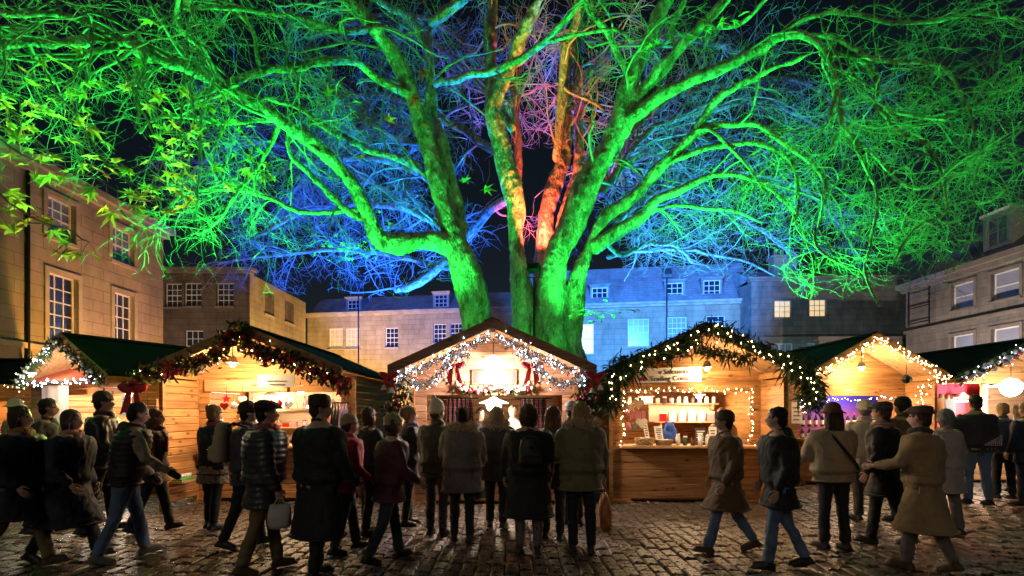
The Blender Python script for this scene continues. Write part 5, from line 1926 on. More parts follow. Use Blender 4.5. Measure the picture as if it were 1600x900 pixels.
# bottle stall: purple backdrop, bottles
t = thing('backdrop', 'purple and blue sunset backdrop behind the bottles', 'backdrop', hl(H5, 0, .8, 1.0))
PUR = bpy.data.materials.new('purple_backdrop')
PUR.use_nodes = True
n, l = nt(PUR)
tc = n.new('ShaderNodeTexCoord')
s_ = n.new('ShaderNodeSeparateXYZ')
l.new(tc.outputs['Object'], s_.inputs[0])
ad = n.new('ShaderNodeTexNoise')
ad.inputs['Scale'].default_value = 3
l.new(tc.outputs['Object'], ad.inputs['Vector'])
ma = n.new('ShaderNodeMath')
ma.operation = 'MULTIPLY_ADD'
ma.inputs[1].default_value = .25
l.new(ad.outputs[0], ma.inputs[0])
l.new(s_.outputs[2], ma.inputs[2])
cr = n.new('ShaderNodeValToRGB')
cr.color_ramp.elements[0].position = .35
cr.color_ramp.elements[0].color = (.26, .07, .34, 1)
cr.color_ramp.elements[1].position = .9
cr.color_ramp.elements[1].color = (.025, .014, .46, 1)
l.new(ma.outputs[0], cr.inputs[0])
l.new(cr.outputs[0], n['Principled BSDF'].inputs['Base Color'])
n['Principled BSDF'].inputs['Roughness'].default_value = .8
MB().add(box(-1.1, 1.22, 0, .02, 0, .95)).build('printed_sheet', PUR, t)
shelf('raised bottle shelf in the purple backdrop stall', H5, -1.0, 1.1, .55, 1.22, .16, PINE_DARK)
for k in range(14):
    x = -.95 + k * .146
    bottle('wine bottle on the raised shelf before the purple backdrop, %s from the left' % ORD[k], hl(H5, x, .54, 1.243), random.uniform(.26, .33), random.choice((BOTTLE, BOTTLE, mat('red_bottle', (.10, .01, .01), .15))), random.choice((PAPER, WHITEC, CREAM)))
for k in range(14):
    x = -.98 + k * .15
    bottle('bottle in the front row on the purple stall counter, %s from the left' % ORD[k], hl(H5, x, .0 + random.uniform(-.05, .05), .99), random.uniform(.18, .26), random.choice((BOTTLE, mat('amber_bottle', (.35, .14, .02), .15), WHITEC, CREAM)), random.choice((PAPER, CREAM, GOLDB)))
print_card('white poster with brown picture on the left jamb of the purple stall', hl(H5, -1.12, -.03, 1.32), .26, .46, SIGNW, 0, 0, 4, mat('brown_print', (.3, .12, .06), .7), 'poster')
t = thing('fan_ornament', 'dark knotted lantern under the right rake of the purple stall', 'lantern', hl(H5, .62, -.86, 2.22))
MB().add(lathe([(.02, .1), (.08, .05), (.1, 0), (.06, -.06), (.02, -.08)], 8)).build('lantern_body', IRON, t)
MB().add(tube([(0, 0, .1), (0, 0, .3)], .006, 5)).build('chain', IRON, t)
# red lined hatch of the right edge stall
t = thing('backdrop', 'bright red cloth lining the right edge stall', 'backdrop', hl(H7, -.72, .42, .95))
MB().add(box(-.62, 1.0, 0, .02, 0, 1.3)).build('cloth', mat('bright_red', (.62, .03, .06), .8, var=.15, vscale=2), t)
t = thing('shelf', 'white shelf with dark jars before the red cloth', 'shelf', hl(H7, -.72, .3, 1.80))
MB().add(box(-.6, .9, -.1, .1, 0, .025)).build('board', WHITE, t)
for k in range(8):
    jar('dark jar on the white shelf before the red cloth, %s along' % ORD[k], hl(H7, -1.1 + .15 * k, .3, 1.826), .05, .15, random.choice((INK, GREYG, mat('brown_jar', (.12, .05, .02), .2), FIR)), IRON)
t = thing('hatch_post', 'pale upright post beside the red lined hatch', 'post', hl(H7, -.28, -.04, .95))
MB().add(box(-.05, .05, -.04, .04, 0, 1.24)).build('post', PINE_PALE, t)
MB().add(box(-.06, .06, -.05, .05, 1.2, 1.24)).build('cap', PINE_PALE, t)
t = thing('counter_screen', 'dark panel closing the right half of the right edge stall', 'panel', hl(H7, .5, .12, .99))
MB().add(box(-.7, .72, 0, .03, 0, 1.15)).build('panel', PINE_DARK, t)
MB().add(box(-.72, .74, -.02, .0, 1.13, 1.18)).build('rail', PINE, t)
t = thing('paper_bags', 'orange and white paper bags hanging at the left of the red hatch', 'bags', hl(H7, -1.72, -.5, 1.72))
for k in range(3):
    v = [(-.1, 0, -.3), (.1, 0, -.3), (.1, .06, -.3), (-.1, .06, -.3), (-.1, .02, .1), (.1, .02, .12), (.1, .04, .12), (-.1, .04, .1)]
    MB().add((v, box(0, 1, 0, 1, 0, 1)[1])).build('paper_bag', (WHITEC, mat('orange_paper', (.6, .25, .05), .7), WHITEC)[k], t, loc=(-.1 + .14 * k, -.08 * k, random.uniform(-.03, .05)))
# far left stall: hanging goods at the side hatch
t = thing('goods_grid', 'black wire grid with small white goods in the far left side hatch', 'rack', hl(H1, 1.25, 1.75, 1.15), H1.rotation_euler[2])
mb = MB()
for k in range(9):
    mb.add(tube([(0, -.6 + .15 * k, 0), (0, -.6 + .15 * k, .55)], .006, 4))
for k in range(5):
    mb.add(tube([(0, -.6, .13 * k), (0, .6, .13 * k)], .006, 4))
mb.build('wire_grid', IRON, t)
for k in range(24):
    MB().add(box(-.02, .02, -.04, .04, -.05, .05)).build('packet', random.choice((WHITEC, CREAM, GREYG, INK)), t, loc=(.04, -.55 + .16 * (k % 8), .1 + .17 * (k // 8)))
t = thing('side_cloth', 'white fabric panel hanging at the far left stall front', 'cloth', hl(H1, -.75, -.35, .95), H1.rotation_euler[2])
v, f = [], []
for i in range(13):
    for k in range(5):
        v.append((-.55 + 1.0 * i / 12, .03 * math.sin(i * 1.3), .1 + 1.05 * k / 4 - (.4 * i / 12 * (1 - k / 4))))
for i in range(12):
    for k in range(4):
        f.append((i * 5 + k, (i + 1) * 5 + k, (i + 1) * 5 + k + 1, i * 5 + k + 1))
MB().add((v, f)).build('fabric', mat('white_fabric', (.42, .36, .32), .9, bump=.3, bscale=8), t, True)
print_card('blue and white notice on the far left stall post', hl(H1, 1.0, -.05, 1.5), .2, .4, SIGNW, H1.rotation_euler[2], 0, 5, mat('blue_print', (.1, .15, .4), .6), 'notice')
t = thing('wooden_door', 'brown plank door leaf at the far left stall', 'door', hl(H1, .45, -.12, .95), H1.rotation_euler[2])
for k in range(5):
    MB().add(box(-.055, .055, -.012, .012, 0, 1.0)).build('door_plank', PINE, t, loc=(-.24 + .12 * k, 0, 0))
for z in (.15, .8):
    MB().add(box(-.3, .3, -.03, -.013, z, z + .07)).build('door_rail', PINE, t)

# ------------------------------------------------------------------ people
def cloth(name, c, rough=.72, var=.22, vscale=4, bump=.2, bscale=90, sheen=.08, stretch=(1, 1, 1)):
    return mat(name, c, rough, var=var, vscale=vscale, bump=bump, bscale=bscale, sheen=sheen, stretch=stretch)


SKIN = mat('skin', (.52, .30, .21), .55, var=.08, vscale=10)
SKIN2 = mat('skin_pale', (.60, .38, .29), .55, var=.08, vscale=10)


def hairm(name, c):
    return mat(name, c, .42, var=.5, vscale=14, bump=.9, bscale=28, stretch=(6, 6, .5), spec=.5)


HAIR = dict(dark=hairm('hair_dark', (.018, .012, .009)), brown=hairm('hair_brown', (.075, .04, .02)), red=hairm('hair_auburn', (.14, .05, .02)), blonde=hairm('hair_blonde', (.38, .24, .10)),
            pale=hairm('hair_pale_blonde', (.50, .35, .18)), grey=hairm('hair_grey', (.3, .29, .27)))
FUR = mat('fur_trim', (.66, .48, .30), .8, var=.5, vscale=30, sheen=.5)
BLACKC = cloth('black_cloth', (.014, .014, .016))
NAVY = cloth('navy_cloth', (.018, .024, .045))
DGREY = cloth('dark_grey_cloth', (.05, .048, .05))
GREYC = cloth('grey_parka', (.16, .135, .125))
OLIVE = cloth('olive_jacket', (.17, .145, .065))
DGREEN = cloth('dark_green_jacket', (.055, .06, .04))
TAN = cloth('tan_coat', (.36, .24, .115))
BEIGE = cloth('beige_fleece', (.36, .27, .17))
BROWN = cloth('brown_coat', (.12, .066, .026))
MAROON = cloth('maroon_jacket', (.10, .022, .032))
REDJ = cloth('red_jacket', (.48, .015, .03))
JEANS = cloth('blue_jeans', (.11, .17, .29), var=.4, vscale=5)
DJEANS = cloth('dark_jeans', (.03, .04, .06), var=.4)
GJEANS = cloth('grey_jeans', (.12, .13, .14), var=.4)
KHAKI = cloth('khaki_trousers', (.19, .14, .07))
BLACKT = cloth('black_trousers', (.011, .011, .013))
LEATHER = cloth('black_leather', (.03, .026, .025), rough=.38, bump=.5, bscale=14, sheen=0)
PUFF = cloth('grey_puffer', (.055, .055, .062), rough=.36, bump=.25, bscale=20, sheen=0)
SHOEB = cloth('black_boot', (.012, .011, .011), rough=.4, sheen=0)
SHOEG = cloth('grey_trainer', (.17, .15, .12), rough=.7)
SHOEBR = cloth('brown_boot', (.07, .04, .02), rough=.5, sheen=0)
KNITW = cloth('cream_knit', (.75, .66, .50), bump=.8, bscale=60, stretch=(1, 1, .35))
KNITB = cloth('brown_knit', (.055, .034, .022), bump=.8, bscale=60, stretch=(1, 1, .35))
KNITBE = cloth('beige_knit', (.40, .29, .17), bump=.8, bscale=60, stretch=(1, 1, .35))
FELTB = cloth('rust_felt', (.15, .055, .03))
PINKS = cloth('pink_scarf', (.40, .07, .10), bump=.8, bscale=40)
MUST = cloth('mustard_scarf', (.42, .23, .05), bump=.8, bscale=40)
DARKS = cloth('dark_scarf', (.05, .05, .06), bump=.8, bscale=40)
PATT = cloth('patterned_hem', (.30, .24, .18), var=.9, vscale=45)
DENIMJ = cloth('denim_jacket', (.07, .10, .17))


def person(label, px, Y, face, h=1.70, coat=BLACKC, hem=.80, legs=BLACKT, shoes=SHOEB, boots=False, hair='brown', style='short', hat=None, hatm=None, scarf=None, hood=None,
           puffer=False, la=4, ra=-4, lk=4, rk=6, L=(-6, 16, 34, 12), Rr=(-6, 16, 34, 12), lean=2, yaw=0, pitch=0, width=1.0, flare=1.0, sleeves=None, gloves=None, skin=SKIN, skirt=None, belt=False, x=None, z0=0.0, show_face=True, coat_name='coat'):
    """one walking or standing figure, face 0 = towards the stalls, in degrees clockwise seen from above"""
    X = (px - 800) * Y / FPX if x is None else x
    t = thing('person', label, 'person', (X, Y, z0), R(-face))
    s = h / 1.75
    width *= 1.17
    la, ra, lk, rk = la * .75, ra * .75, lk * .8, rk * .8
    LT, LS = .44 * s, .42 * s
    # legs
    hipw = .092 * s * (0.9 + .1 * width)

    def leg(sx, a, k):
        hp = Vector((sx * hipw, 0, 0))
        a, k = R(a), R(k)
        kn = hp + Vector((sx * .012, math.sin(a), -math.cos(a))) * LT
        an = kn + Vector((sx * .004, math.sin(a - k), -math.cos(a - k))) * LS
        return hp, kn, an, a - k
    legsJ = [leg(-1, la, lk), leg(1, ra, rk)]
    zmin = min(j[2].z for j in legsJ)
    pel = Vector((0, 0, .085 * s - zmin))
    legsJ = [(a + pel, b_ + pel, c + pel, d) for a, b_, c, d in legsJ]
    zp = pel.z
    tl = math.tan(R(lean))

    def off(z):
        return (z - zp) * tl if z > zp else 0.0
    Zs = lambda q: zp + q * s            # q in metres above the hip joint for a 1.75 m figure
    sh_z = Zs(.50)
    W = width

    def tor(infl, z_lo=-.12, top=.60):
        rows = [(-.14, .13, .095), (-.05, .165, .118), (.04, .172, .122), (.15, .150, .112), (.28, .165, .122), (.40, .184, .122), (.475, .184, .112), (.525, .145, .095), (.56, .090, .078), (.60, .062, .066)]
        out = []
        for q, rx, ry in rows:
            if q < z_lo or q > top:
                continue
            z = Zs(q)
            out.append((0, off(z), z, rx * s * W + infl, ry * s * (W * .6 + .4) + infl))
        return out
    head_c = Vector((0, off(Zs(.72)) + .018 * s, Zs(.715)))
    HM = Matrix.Rotation(R(-yaw), 3, 'Z') @ Matrix.Rotation(R(-pitch), 3, 'X')
    hp_ = lambda x_, y_, z_: head_c + HM @ Vector((x_ * s, y_ * s, z_ * s))
    parts = [loft(tor(-.022), 14)]
    # head: skull, jaw, nose, ears, neck
    parts.append(ellipsoid(hp_(0, -.012, .028), .074 * s, .094 * s, .088 * s, 12, 9, HM))
    parts.append(ellipsoid(hp_(0, .022, -.045), .056 * s, .062 * s, .072 * s, 12, 8, HM))
    parts.append(ellipsoid(hp_(0, .030, -.088), .030 * s, .032 * s, .026 * s, 8, 6, HM))
    parts.append(tube([hp_(0, .078, .012), hp_(0, .102, -.030), hp_(0, .088, -.038)], [.010 * s, .016 * s, .013 * s], 6))
    for sx in (-1, 1):
        parts.append(ellipsoid(hp_(sx * .078, -.005, -.008), .010 * s, .02 * s, .032 * s, 7, 6, HM))
    parts.append(tube([Vector((0, off(Zs(.52)), Zs(.52))), head_c + Vector((0, -.012 * s, -.06 * s))], [.058 * s, .052 * s], 10))
    feet, shoe_parts, trou = [], [], [loft([(0, 0, zp - .12 * s, .155 * s * W, .115 * s), (0, 0, zp - .02, .178 * s * W, .128 * s), (0, off(Zs(.1)), Zs(.1), .165 * s * W, .12 * s)], 14)]
    for (hp, kn, an, ang), sx in zip(legsJ, (-1, 1)):
        parts.append(tube([hp, hp.lerp(kn, .5), kn, kn.lerp(an, .35), an], [.066 * s, .060 * s, .044 * s, .044 * s, .032 * s], 9))
        fd = Vector((sx * .14, math.cos(ang * .75), max(-.5, min(.6, math.sin(ang) * .75))))
        fd.normalize()
        toe = an + fd * .17 * s + Vector((0, 0, -.045 * s))
        heel = an - fd * .05 * s + Vector((0, 0, -.05 * s))
        parts.append(tube([heel, an + fd * .06 * s + Vector((0, 0, -.04 * s)), toe], [.032 * s, .036 * s, .026 * s], 8))
        k = 1.0 if legs is not None else 0
        f_ = .022
        ank = .050 * s if not boots else .042 * s
        trou.append(tube([hp + Vector((0, 0, .03)), hp.lerp(kn, .5), kn, kn.lerp(an, .4), an + (kn - an) * .06], [.102 * s * (W * .5 + .5), .092 * s, .072 * s, .068 * s, ank + .014], 10))
        sp = [heel + Vector((0, 0, .004)), an + fd * .055 * s + Vector((0, 0, -.032 * s)), toe - fd * .02 + Vector((0, 0, .004))]
        shoe_parts.append([tube(sp, [.042 * s, .047 * s, .038 * s], 10), tube([an + (kn - an) * (.05 if not boots else .62), an, an + Vector((0, 0, -.03 * s))], [.050 * s if not boots else .066 * s, .047 * s, .045 * s], 10),
                           xform(box(-.045 * s, .045 * s, -.075 * s, .20 * s, 0, .022 * s), Matrix.Translation((an.x, an.y, an.z)) @ (fd.to_track_quat('Y', 'Z')).to_matrix().to_4x4() @ Matrix.Translation((0, 0, -.083 * s)))])
    # arms
    coatp = []
    hands = []
    for sx, (fw, ou, be, inw) in ((-1, L), (1, Rr)):
        sh = Vector((sx * .178 * s * (W * .6 + .4), off(sh_z), sh_z - .02 * s))
        fw_, ou_, be_, in_ = R(fw), R(ou), R(be), R(inw)
        ud = Vector((sx * math.sin(ou_), math.sin(fw_) * math.cos(ou_), -math.cos(fw_) * math.cos(ou_)))
        el = sh + ud * .29 * s
        fd2 = Vector((sx * (math.sin(ou_) * .5 - math.sin(in_)), math.sin(fw_ + be_), -math.cos(fw_ + be_)))
        fd2.normalize()
        wr = el + fd2 * .25 * s
        parts.append(tube([sh, el, wr], [.038 * s, .034 * s, .026 * s], 8))
        palm = wr + fd2 * .055 * s
        across = Vector((0, 1, 0)) if abs(fd2.z) > .6 else Vector((0, 0, 1))
        across = (across - fd2 * across.dot(fd2)).normalized()
        nrm = fd2.cross(across)
        Mh = Matrix((across, nrm, fd2)).transposed()
        parts.append(ellipsoid(palm, .040 * s, .018 * s, .052 * s, 8, 6, Mh))
        hm = MB()
        kn_ = wr + fd2 * .095 * s
        inner = nrm * (-1 if (nrm.x * sx) > 0 else 1)
        for q, (o_, ln) in enumerate(((-.029, .066), (-.010, .078), (.010, .074), (.028, .058))):
            b0 = kn_ + across * o_ * s
            hm.add(tube([b0 - fd2 * .02 * s, b0 + fd2 * ln * .45 * s + inner * .010 * s, b0 + fd2 * ln * .8 * s + inner * .030 * s, b0 + fd2 * ln * .85 * s + inner * .048 * s], [.0095 * s, .0090 * s, .0082 * s, .007 * s], 6))
        tb = wr + fd2 * .03 * s + across * .030 * s
        hm.add(tube([tb, tb + (across * .8 + fd2 * .8).normalized() * .035 * s + inner * .008, tb + (across * .45 + fd2).normalized() * .062 * s + inner * .022 * s], [.012 * s, .010 * s, .008 * s], 6))
        hands.append((hm, palm, wr, fd2))
        if coat is not None:
            th = 1.25 if puffer else 1.0
            coatp.append((sx, tube([sh + Vector((-sx * .03, 0, .005)), sh + ud * .08 * s, el, el.lerp(wr, .5), wr - fd2 * .005], [.082 * s * th, .080 * s * th, .067 * s * th, .060 * s * th, .048 * s * th], 10)))
    # body: one continuous surface, fingers rooted in the palms
    me = fuse(parts, .0155, 2)
    bm = bmesh.new()
    bm.from_mesh(me)
    fm = MB()
    for hm, _, _, _ in hands:
        fm.add((hm.v, hm.f))
    vs = [bm.verts.new(v) for v in fm.v]
    for f in fm.f:
        try:
            bm.faces.new([vs[i] for i in f])
        except ValueError:
            pass
    bm.to_mesh(me)
    bm.free()
    link('body', me, skin, t, smooth=True)
    if gloves:
        for hm, palm, wr, fd2 in hands:
            g_ = MB()
            g_.add(ellipsoid(palm, .044 * s, .03 * s, .058 * s, 8, 6, (fd2.to_track_quat('Z', 'X')).to_matrix()))
            g_.add((hm.v, hm.f))
            link('glove', fuse([ellipsoid(palm, .046 * s, .034 * s, .06 * s, 8, 6, (fd2.to_track_quat('Z', 'X')).to_matrix()), ellipsoid(palm + fd2 * .06 * s, .042 * s, .034 * s, .045 * s, 8, 6, (fd2.to_track_quat('Z', 'X')).to_matrix()), tube([wr - fd2 * .02, palm], .034 * s, 8)], .012, 2), gloves, t, smooth=True)
    if show_face:
        for sx in (-1, 1):
            MB().add(ellipsoid(hp_(sx * .030, .066, .012), .013 * s, .010 * s, .009 * s, 8, 6, HM)).build('eye', mat('eye', (.03, .02, .015), .15), t, True)
        MB().add(ellipsoid(hp_(0, .082, -.066), .022 * s, .008 * s, .007 * s, 8, 5, HM)).build('mouth', mat('lips', (.32, .10, .09), .5), t, True)
    # shoes, trousers
    for sp in shoe_parts:
        link('boot' if boots else 'shoe', fuse(sp, .014, 2), shoes, t, smooth=True)
    sd = random.uniform(0, 90)

    def folds(a, f=1.0):
        def d(p):
            return a * noise.noise(Vector((p.x * 9 * f + sd, p.y * 9 * f, p.z * 4 * f))) + a * .8 * noise.noise(Vector((p.x * 17 + sd, p.y * 17, p.z * 15 + p.x * 9))) - a * .9 * max(0, 1 - 9 * abs(noise.noise(Vector((p.x * 6 - sd, p.y * 6, p.z * 7 + p.x * 5)))))
        return d
    link('trousers', fuse(trou, .0175, 2, folds(.010)), legs, t, smooth=True)

    # coat: torso, skirt that clears the legs, sleeves, collar
    def skirt_rings(zh, infl, fl):
        rings = []
        zt = Zs(-.02)
        nn = 6
        for i in range(nn + 1):
            z = zh + (zt - zh) * i / nn
            xs, ys = [], []
            for hp, kn, an, _ in legsJ:
                for a, b_ in ((hp, kn), (kn, an)):
                    if min(a.z, b_.z) <= z <= max(a.z, b_.z) + 1e-6:
                        q = a.lerp(b_, (z - a.z) / (b_.z - a.z + 1e-9))
                        xs.append(q.x)
                        ys.append(q.y)
            if not xs:
                xs, ys = [-hipw, hipw], [0, 0]
            k = (zt - z) / max(.01, zt)
            rx = (max(xs) - min(xs)) / 2 + (.088 * s + infl) * (W * .5 + .5) + .07 * fl * k
            ry = (max(ys) - min(ys)) / 2 + (.098 * s + infl) + .06 * fl * k
            rings.append(((max(xs) + min(xs)) / 2, (max(ys) + min(ys)) / 2 * .9, z, rx, ry))
        return rings
    if coat is not None:
        infl = .034 if not puffer else .055
        zh = Zs(-.02) * 0 + hem * s
        base = tor(infl, -.02, .55)
        rings = (skirt_rings(zh, infl, flare) if zh < Zs(-.03) else []) + [r for r in base if r[2] > zh + .01]
        if zh >= Zs(-.03):
            rings = [(0, off(zh), zh, base[0][3], base[0][4])] + rings
        rings.sort(key=lambda r: r[2])
        cp = [loft(rings, 18)]
        col = []
        col.append(tube([Vector((.072 * s * math.cos(a), off(Zs(.56)) + .008 + .070 * s * math.sin(a), Zs(.545) + .012 * math.sin(a))) for a in np.linspace(0, 2 * math.pi, 14)], .026 * s, 7, cap=False))
        col.append(tube([Vector((.070 * s * math.cos(a), off(Zs(.60)) + .006 + .072 * s * math.sin(a), Zs(.585) - .022 * math.sin(a))) for a in np.linspace(0, 2 * math.pi, 14)], .023 * s, 7, cap=False))
        sl = [q for _, q in coatp]

        def puff(p):
            return .016 * abs(math.sin(math.pi * (p.z + .012 * math.sin(p.x * 9 + p.y * 7)) / (.062 * s))) ** .6 - .008 + .006 * noise.noise(p * 11)
        dfun = puff if puffer else folds(.011)
        if sleeves is None:
            link(coat_name, fuse(cp + sl + col, .0185, 2, dfun), coat, t, smooth=True)
        else:
            link('body_warmer', fuse(cp + col, .0185, 2, puff), coat, t, smooth=True)
            for q in sl:
                link('sleeve', fuse([q], .0165, 2, folds(.011)), sleeves, t, smooth=True)
        if belt:
            zz = Zs(.12)
            MB().add(tube([Vector(((.158 * s * W + infl) * math.cos(a), off(zz) + (.118 * s + infl) * math.sin(a), zz)) for a in np.linspace(0, 2 * math.pi, 24)], .014, 6, cap=False)).build('belt', coat, t, True)
        # pocket flaps and hem band
        if not puffer and zh < Zs(-.05):
            zq = Zs(-.04)
            rr = min(rings, key=lambda r: abs(r[2] - zq))
            for sx in (-1, 1):
                a_ = R(-90 + sx * 58)
                q_ = Vector((rr[0] + rr[3] * math.cos(a_), rr[1] + rr[4] * math.sin(a_), zq))
                o_ = MB().add(box(-.065, .065, -.010, .010, -.035, .02)).build('pocket_flap', coat, t, loc=q_)
                o_.rotation_euler = (0, 0, math.atan2(rr[3] * math.sin(a_), rr[4] * math.cos(a_)) + R(90))
            r0_ = rings[0]
            MB().add(tube([Vector((r0_[0] + (r0_[3] - .002) * math.cos(q), r0_[1] + (r0_[4] - .002) * math.sin(q), r0_[2] + .012)) for q in np.linspace(0, 2 * math.pi, 30)], .013, 6, cap=False)).build('hem', coat, t, True)
        if hood:
            hc = Vector((0, off(Zs(.53)) - .085 * s, Zs(.53)))
            link('hood', fuse([ellipsoid(hc, .145 * s, .085 * s, .10 * s, 12, 8), ellipsoid(hc + Vector((0, -.03, -.05)), .11 * s, .065 * s, .10 * s, 12, 8)], .018, 2, folds(.014)), coat, t, smooth=True)
            if hood == 'fur':
                mb_ = MB()
                pp_ = [hc + Vector((.165 * s * math.cos(a), .02 + .085 * s * math.sin(a) * 1.3, .055 * s + .018 * math.sin(a * 2))) for a in np.linspace(0, 2 * math.pi, 64)]
                blades(mb_, pp_, 26, .062, .0035, thick=.02)
                mb_.build('fur_trim', FUR, t)
    if skirt is not None:
        link('skirt', fuse([loft(skirt_rings(skirt[1] * s, .036, 1.2) + [(0, 0, Zs(.02), .18 * s, .13 * s)], 16)], .02, 2, folds(.012)), skirt[0], t, smooth=True)
    if scarf:
        sc = [tube([Vector((.084 * s * math.cos(a), off(Zs(.57)) + .012 + .086 * s * math.sin(a), Zs(.572) + .014 * math.sin(a * 2 + 1))) for a in np.linspace(0, 2 * math.pi, 16)], .036 * s, 8, cap=False),
              tube([Vector((.03, off(Zs(.55)) + .10 * s, Zs(.56))), Vector((.045, off(Zs(.4)) + .165 * s, Zs(.42))), Vector((.05, off(Zs(.2)) + .172 * s, Zs(.24)))], [.034, .038, .04], 8, flat=.5)]
        link('scarf', fuse(sc, .014, 2, folds(.010, 1.6)), scarf, t, smooth=True)
    # hair
    hm_ = HAIR[hair]
    hp2 = []
    if style != 'bald':
        hp2.append(ellipsoid(hp_(0, -.026, .040), .088 * s, .100 * s, .094 * s, 14, 10, HM))
        hp2.append(ellipsoid(hp_(0, -.055, -.02), .078 * s, .065 * s, .085 * s, 12, 8, HM))
    if style in ('long', 'wavy'):
        for sx in (-1, 0, 1):
            hp2.append(tube([hp_(sx * .05, -.06, .05), hp_(sx * .066, -.078 + .02 * abs(sx), -.06), hp_(sx * .068, -.098 + .03 * abs(sx), -.17), hp_(sx * .062, -.118 + .03 * abs(sx), -.29)], [.05 * s, .056 * s, .052 * s, .026 * s], 9))
    elif style == 'bob':
        for sx in (-1, 0, 1):
            hp2.append(tube([hp_(sx * .05, -.05, .05), hp_(sx * .068, -.06 + .03 * abs(sx), -.04), hp_(sx * .066, -.06 + .03 * abs(sx), -.12)], [.05 * s, .05 * s, .034 * s], 9))
    elif style == 'pony':
        hp2.append(tube([hp_(0, -.10, .06), hp_(0, -.15, .05), hp_(0, -.165, -.04), hp_(0, -.15, -.15)], [.024 * s, .034 * s, .034 * s, .012 * s], 9))
    elif style == 'bun':
        hp2.append(ellipsoid(hp_(0, -.10, .085), .045 * s, .042 * s, .042 * s, 10, 8, HM))

    def strands(p):
        a = math.atan2(p.y - head_c.y, p.x)
        return .006 * math.sin(a * 26 + 3 * noise.noise(p * 9)) + .008 * noise.noise(Vector((p.x * 22, p.y * 22, p.z * 6)))
    if hp2:
        link('hair', fuse(hp2, .0125, 2, strands), hm_, t, smooth=True)
    if hat:
        hb = []
        if hat in ('beanie', 'bobble'):
            tallk = 1.0 if hat == 'beanie' else 1.35
            hb.append(ellipsoid(hp_(0, -.030, .058), .100 * s, .114 * s, .098 * s * tallk, 14, 9, HM))
            hb.append(tube([hp_(.096 * math.cos(a), -.026 + .112 * math.sin(a), .022 + (.022 * math.sin(a))) for a in np.linspace(0, 2 * math.pi, 18)], .013 * s, 7, cap=False))
            if hat == 'bobble':
                hb.append(ellipsoid(hp_(-.02, -.06, .19), .045 * s, .045 * s, .045 * s, 9, 7))
        elif hat == 'flatcap':
            hb.append(ellipsoid(hp_(0, -.012, .088), .108 * s, .128 * s, .050 * s, 14, 8, HM @ Matrix.Rotation(R(-8), 3, 'X')))
            hb.append(ellipsoid(hp_(0, .10, .066), .07 * s, .05 * s, .014 * s, 10, 6, HM @ Matrix.Rotation(R(-15), 3, 'X')))
            hb.append(tube([hp_(.094 * math.cos(a), -.024 + .106 * math.sin(a), .056) for a in np.linspace(0, 2 * math.pi, 18)], .018 * s, 7, cap=False))
        elif hat == 'bucket':
            hb.append(ellipsoid(hp_(0, -.026, .085), .100 * s, .108 * s, .085 * s, 14, 9, HM))
            hb.append(xform(lathe([(.10 * s, .0), (.155 * s, -.035 * s), (.15 * s, -.046 * s), (.095 * s, -.02 * s)], 20), Matrix.Translation(hp_(0, -.026, .065)) @ HM.to_4x4()))
        elif hat == 'flattop':
            hb.append(xform(lathe([(.104 * s, -.03 * s), (.110 * s, .03 * s), (.104 * s, .080 * s), (.06 * s, .10 * s)], 18), Matrix.Translation(hp_(0, -.024, .045)) @ HM.to_4x4()))
        link('hat', fuse(hb, .013, 2, folds(.005, 2)), hatm or KNITB, t, smooth=True)
    t['jz'] = zp
    return t, dict(off=off, Zs=Zs, s=s, hands=hands, M=Matrix.Translation((X, Y, z0)) @ Matrix.Rotation(R(-face), 4, 'Z'), face=face)


def backpack(label, pr, m, w=.30, h=.42, d=.16, q=.12, pocket=None):
    t_, i = pr
    z = i['Zs'](q)
    y = i['off'](z + .2) - (.16 + d / 2) * 1.0
    p = i['M'] @ Vector((0, y, z))
    b_ = thing('backpack', label, 'backpack', p, R(-i['face']))
    link('sack', fuse([loft([(0, 0, 0, w * .46, d * .5), (0, 0, h * .06, w * .5, d * .54), (0, 0, h * .6, w * .48, d * .5), (0, .01, h * .9, w * .40, d * .42), (0, .015, h, w * .25, d * .26)], 16), box(-w * .40, w * .40, -d * .62, -d * .2, h * .05, h * .4)], .016, 3), m, b_, smooth=True)
    for sx in (-1, 1):
        MB().add(tube([(sx * .09, d * .4, h * .9), (sx * .13, d * .5 + .05, h * .98), (sx * .15, d * .5 + .2, h * .85), (sx * .15, d * .5 + .24, h * .55), (sx * .14, d * .5 + .05, h * .15)], .014, 6, flat=.5)).build('strap', BLACKC, b_, True)
    mb_ = MB().add(box(-w * .36, w * .36, -d * .64 - .012, -d * .60, h * .30, h * .33)).add(box(-.02, .02, -d * .66, -d * .6, h * .6, h * .66))
    mb_.build('zip', IRON, b_)
    return b_


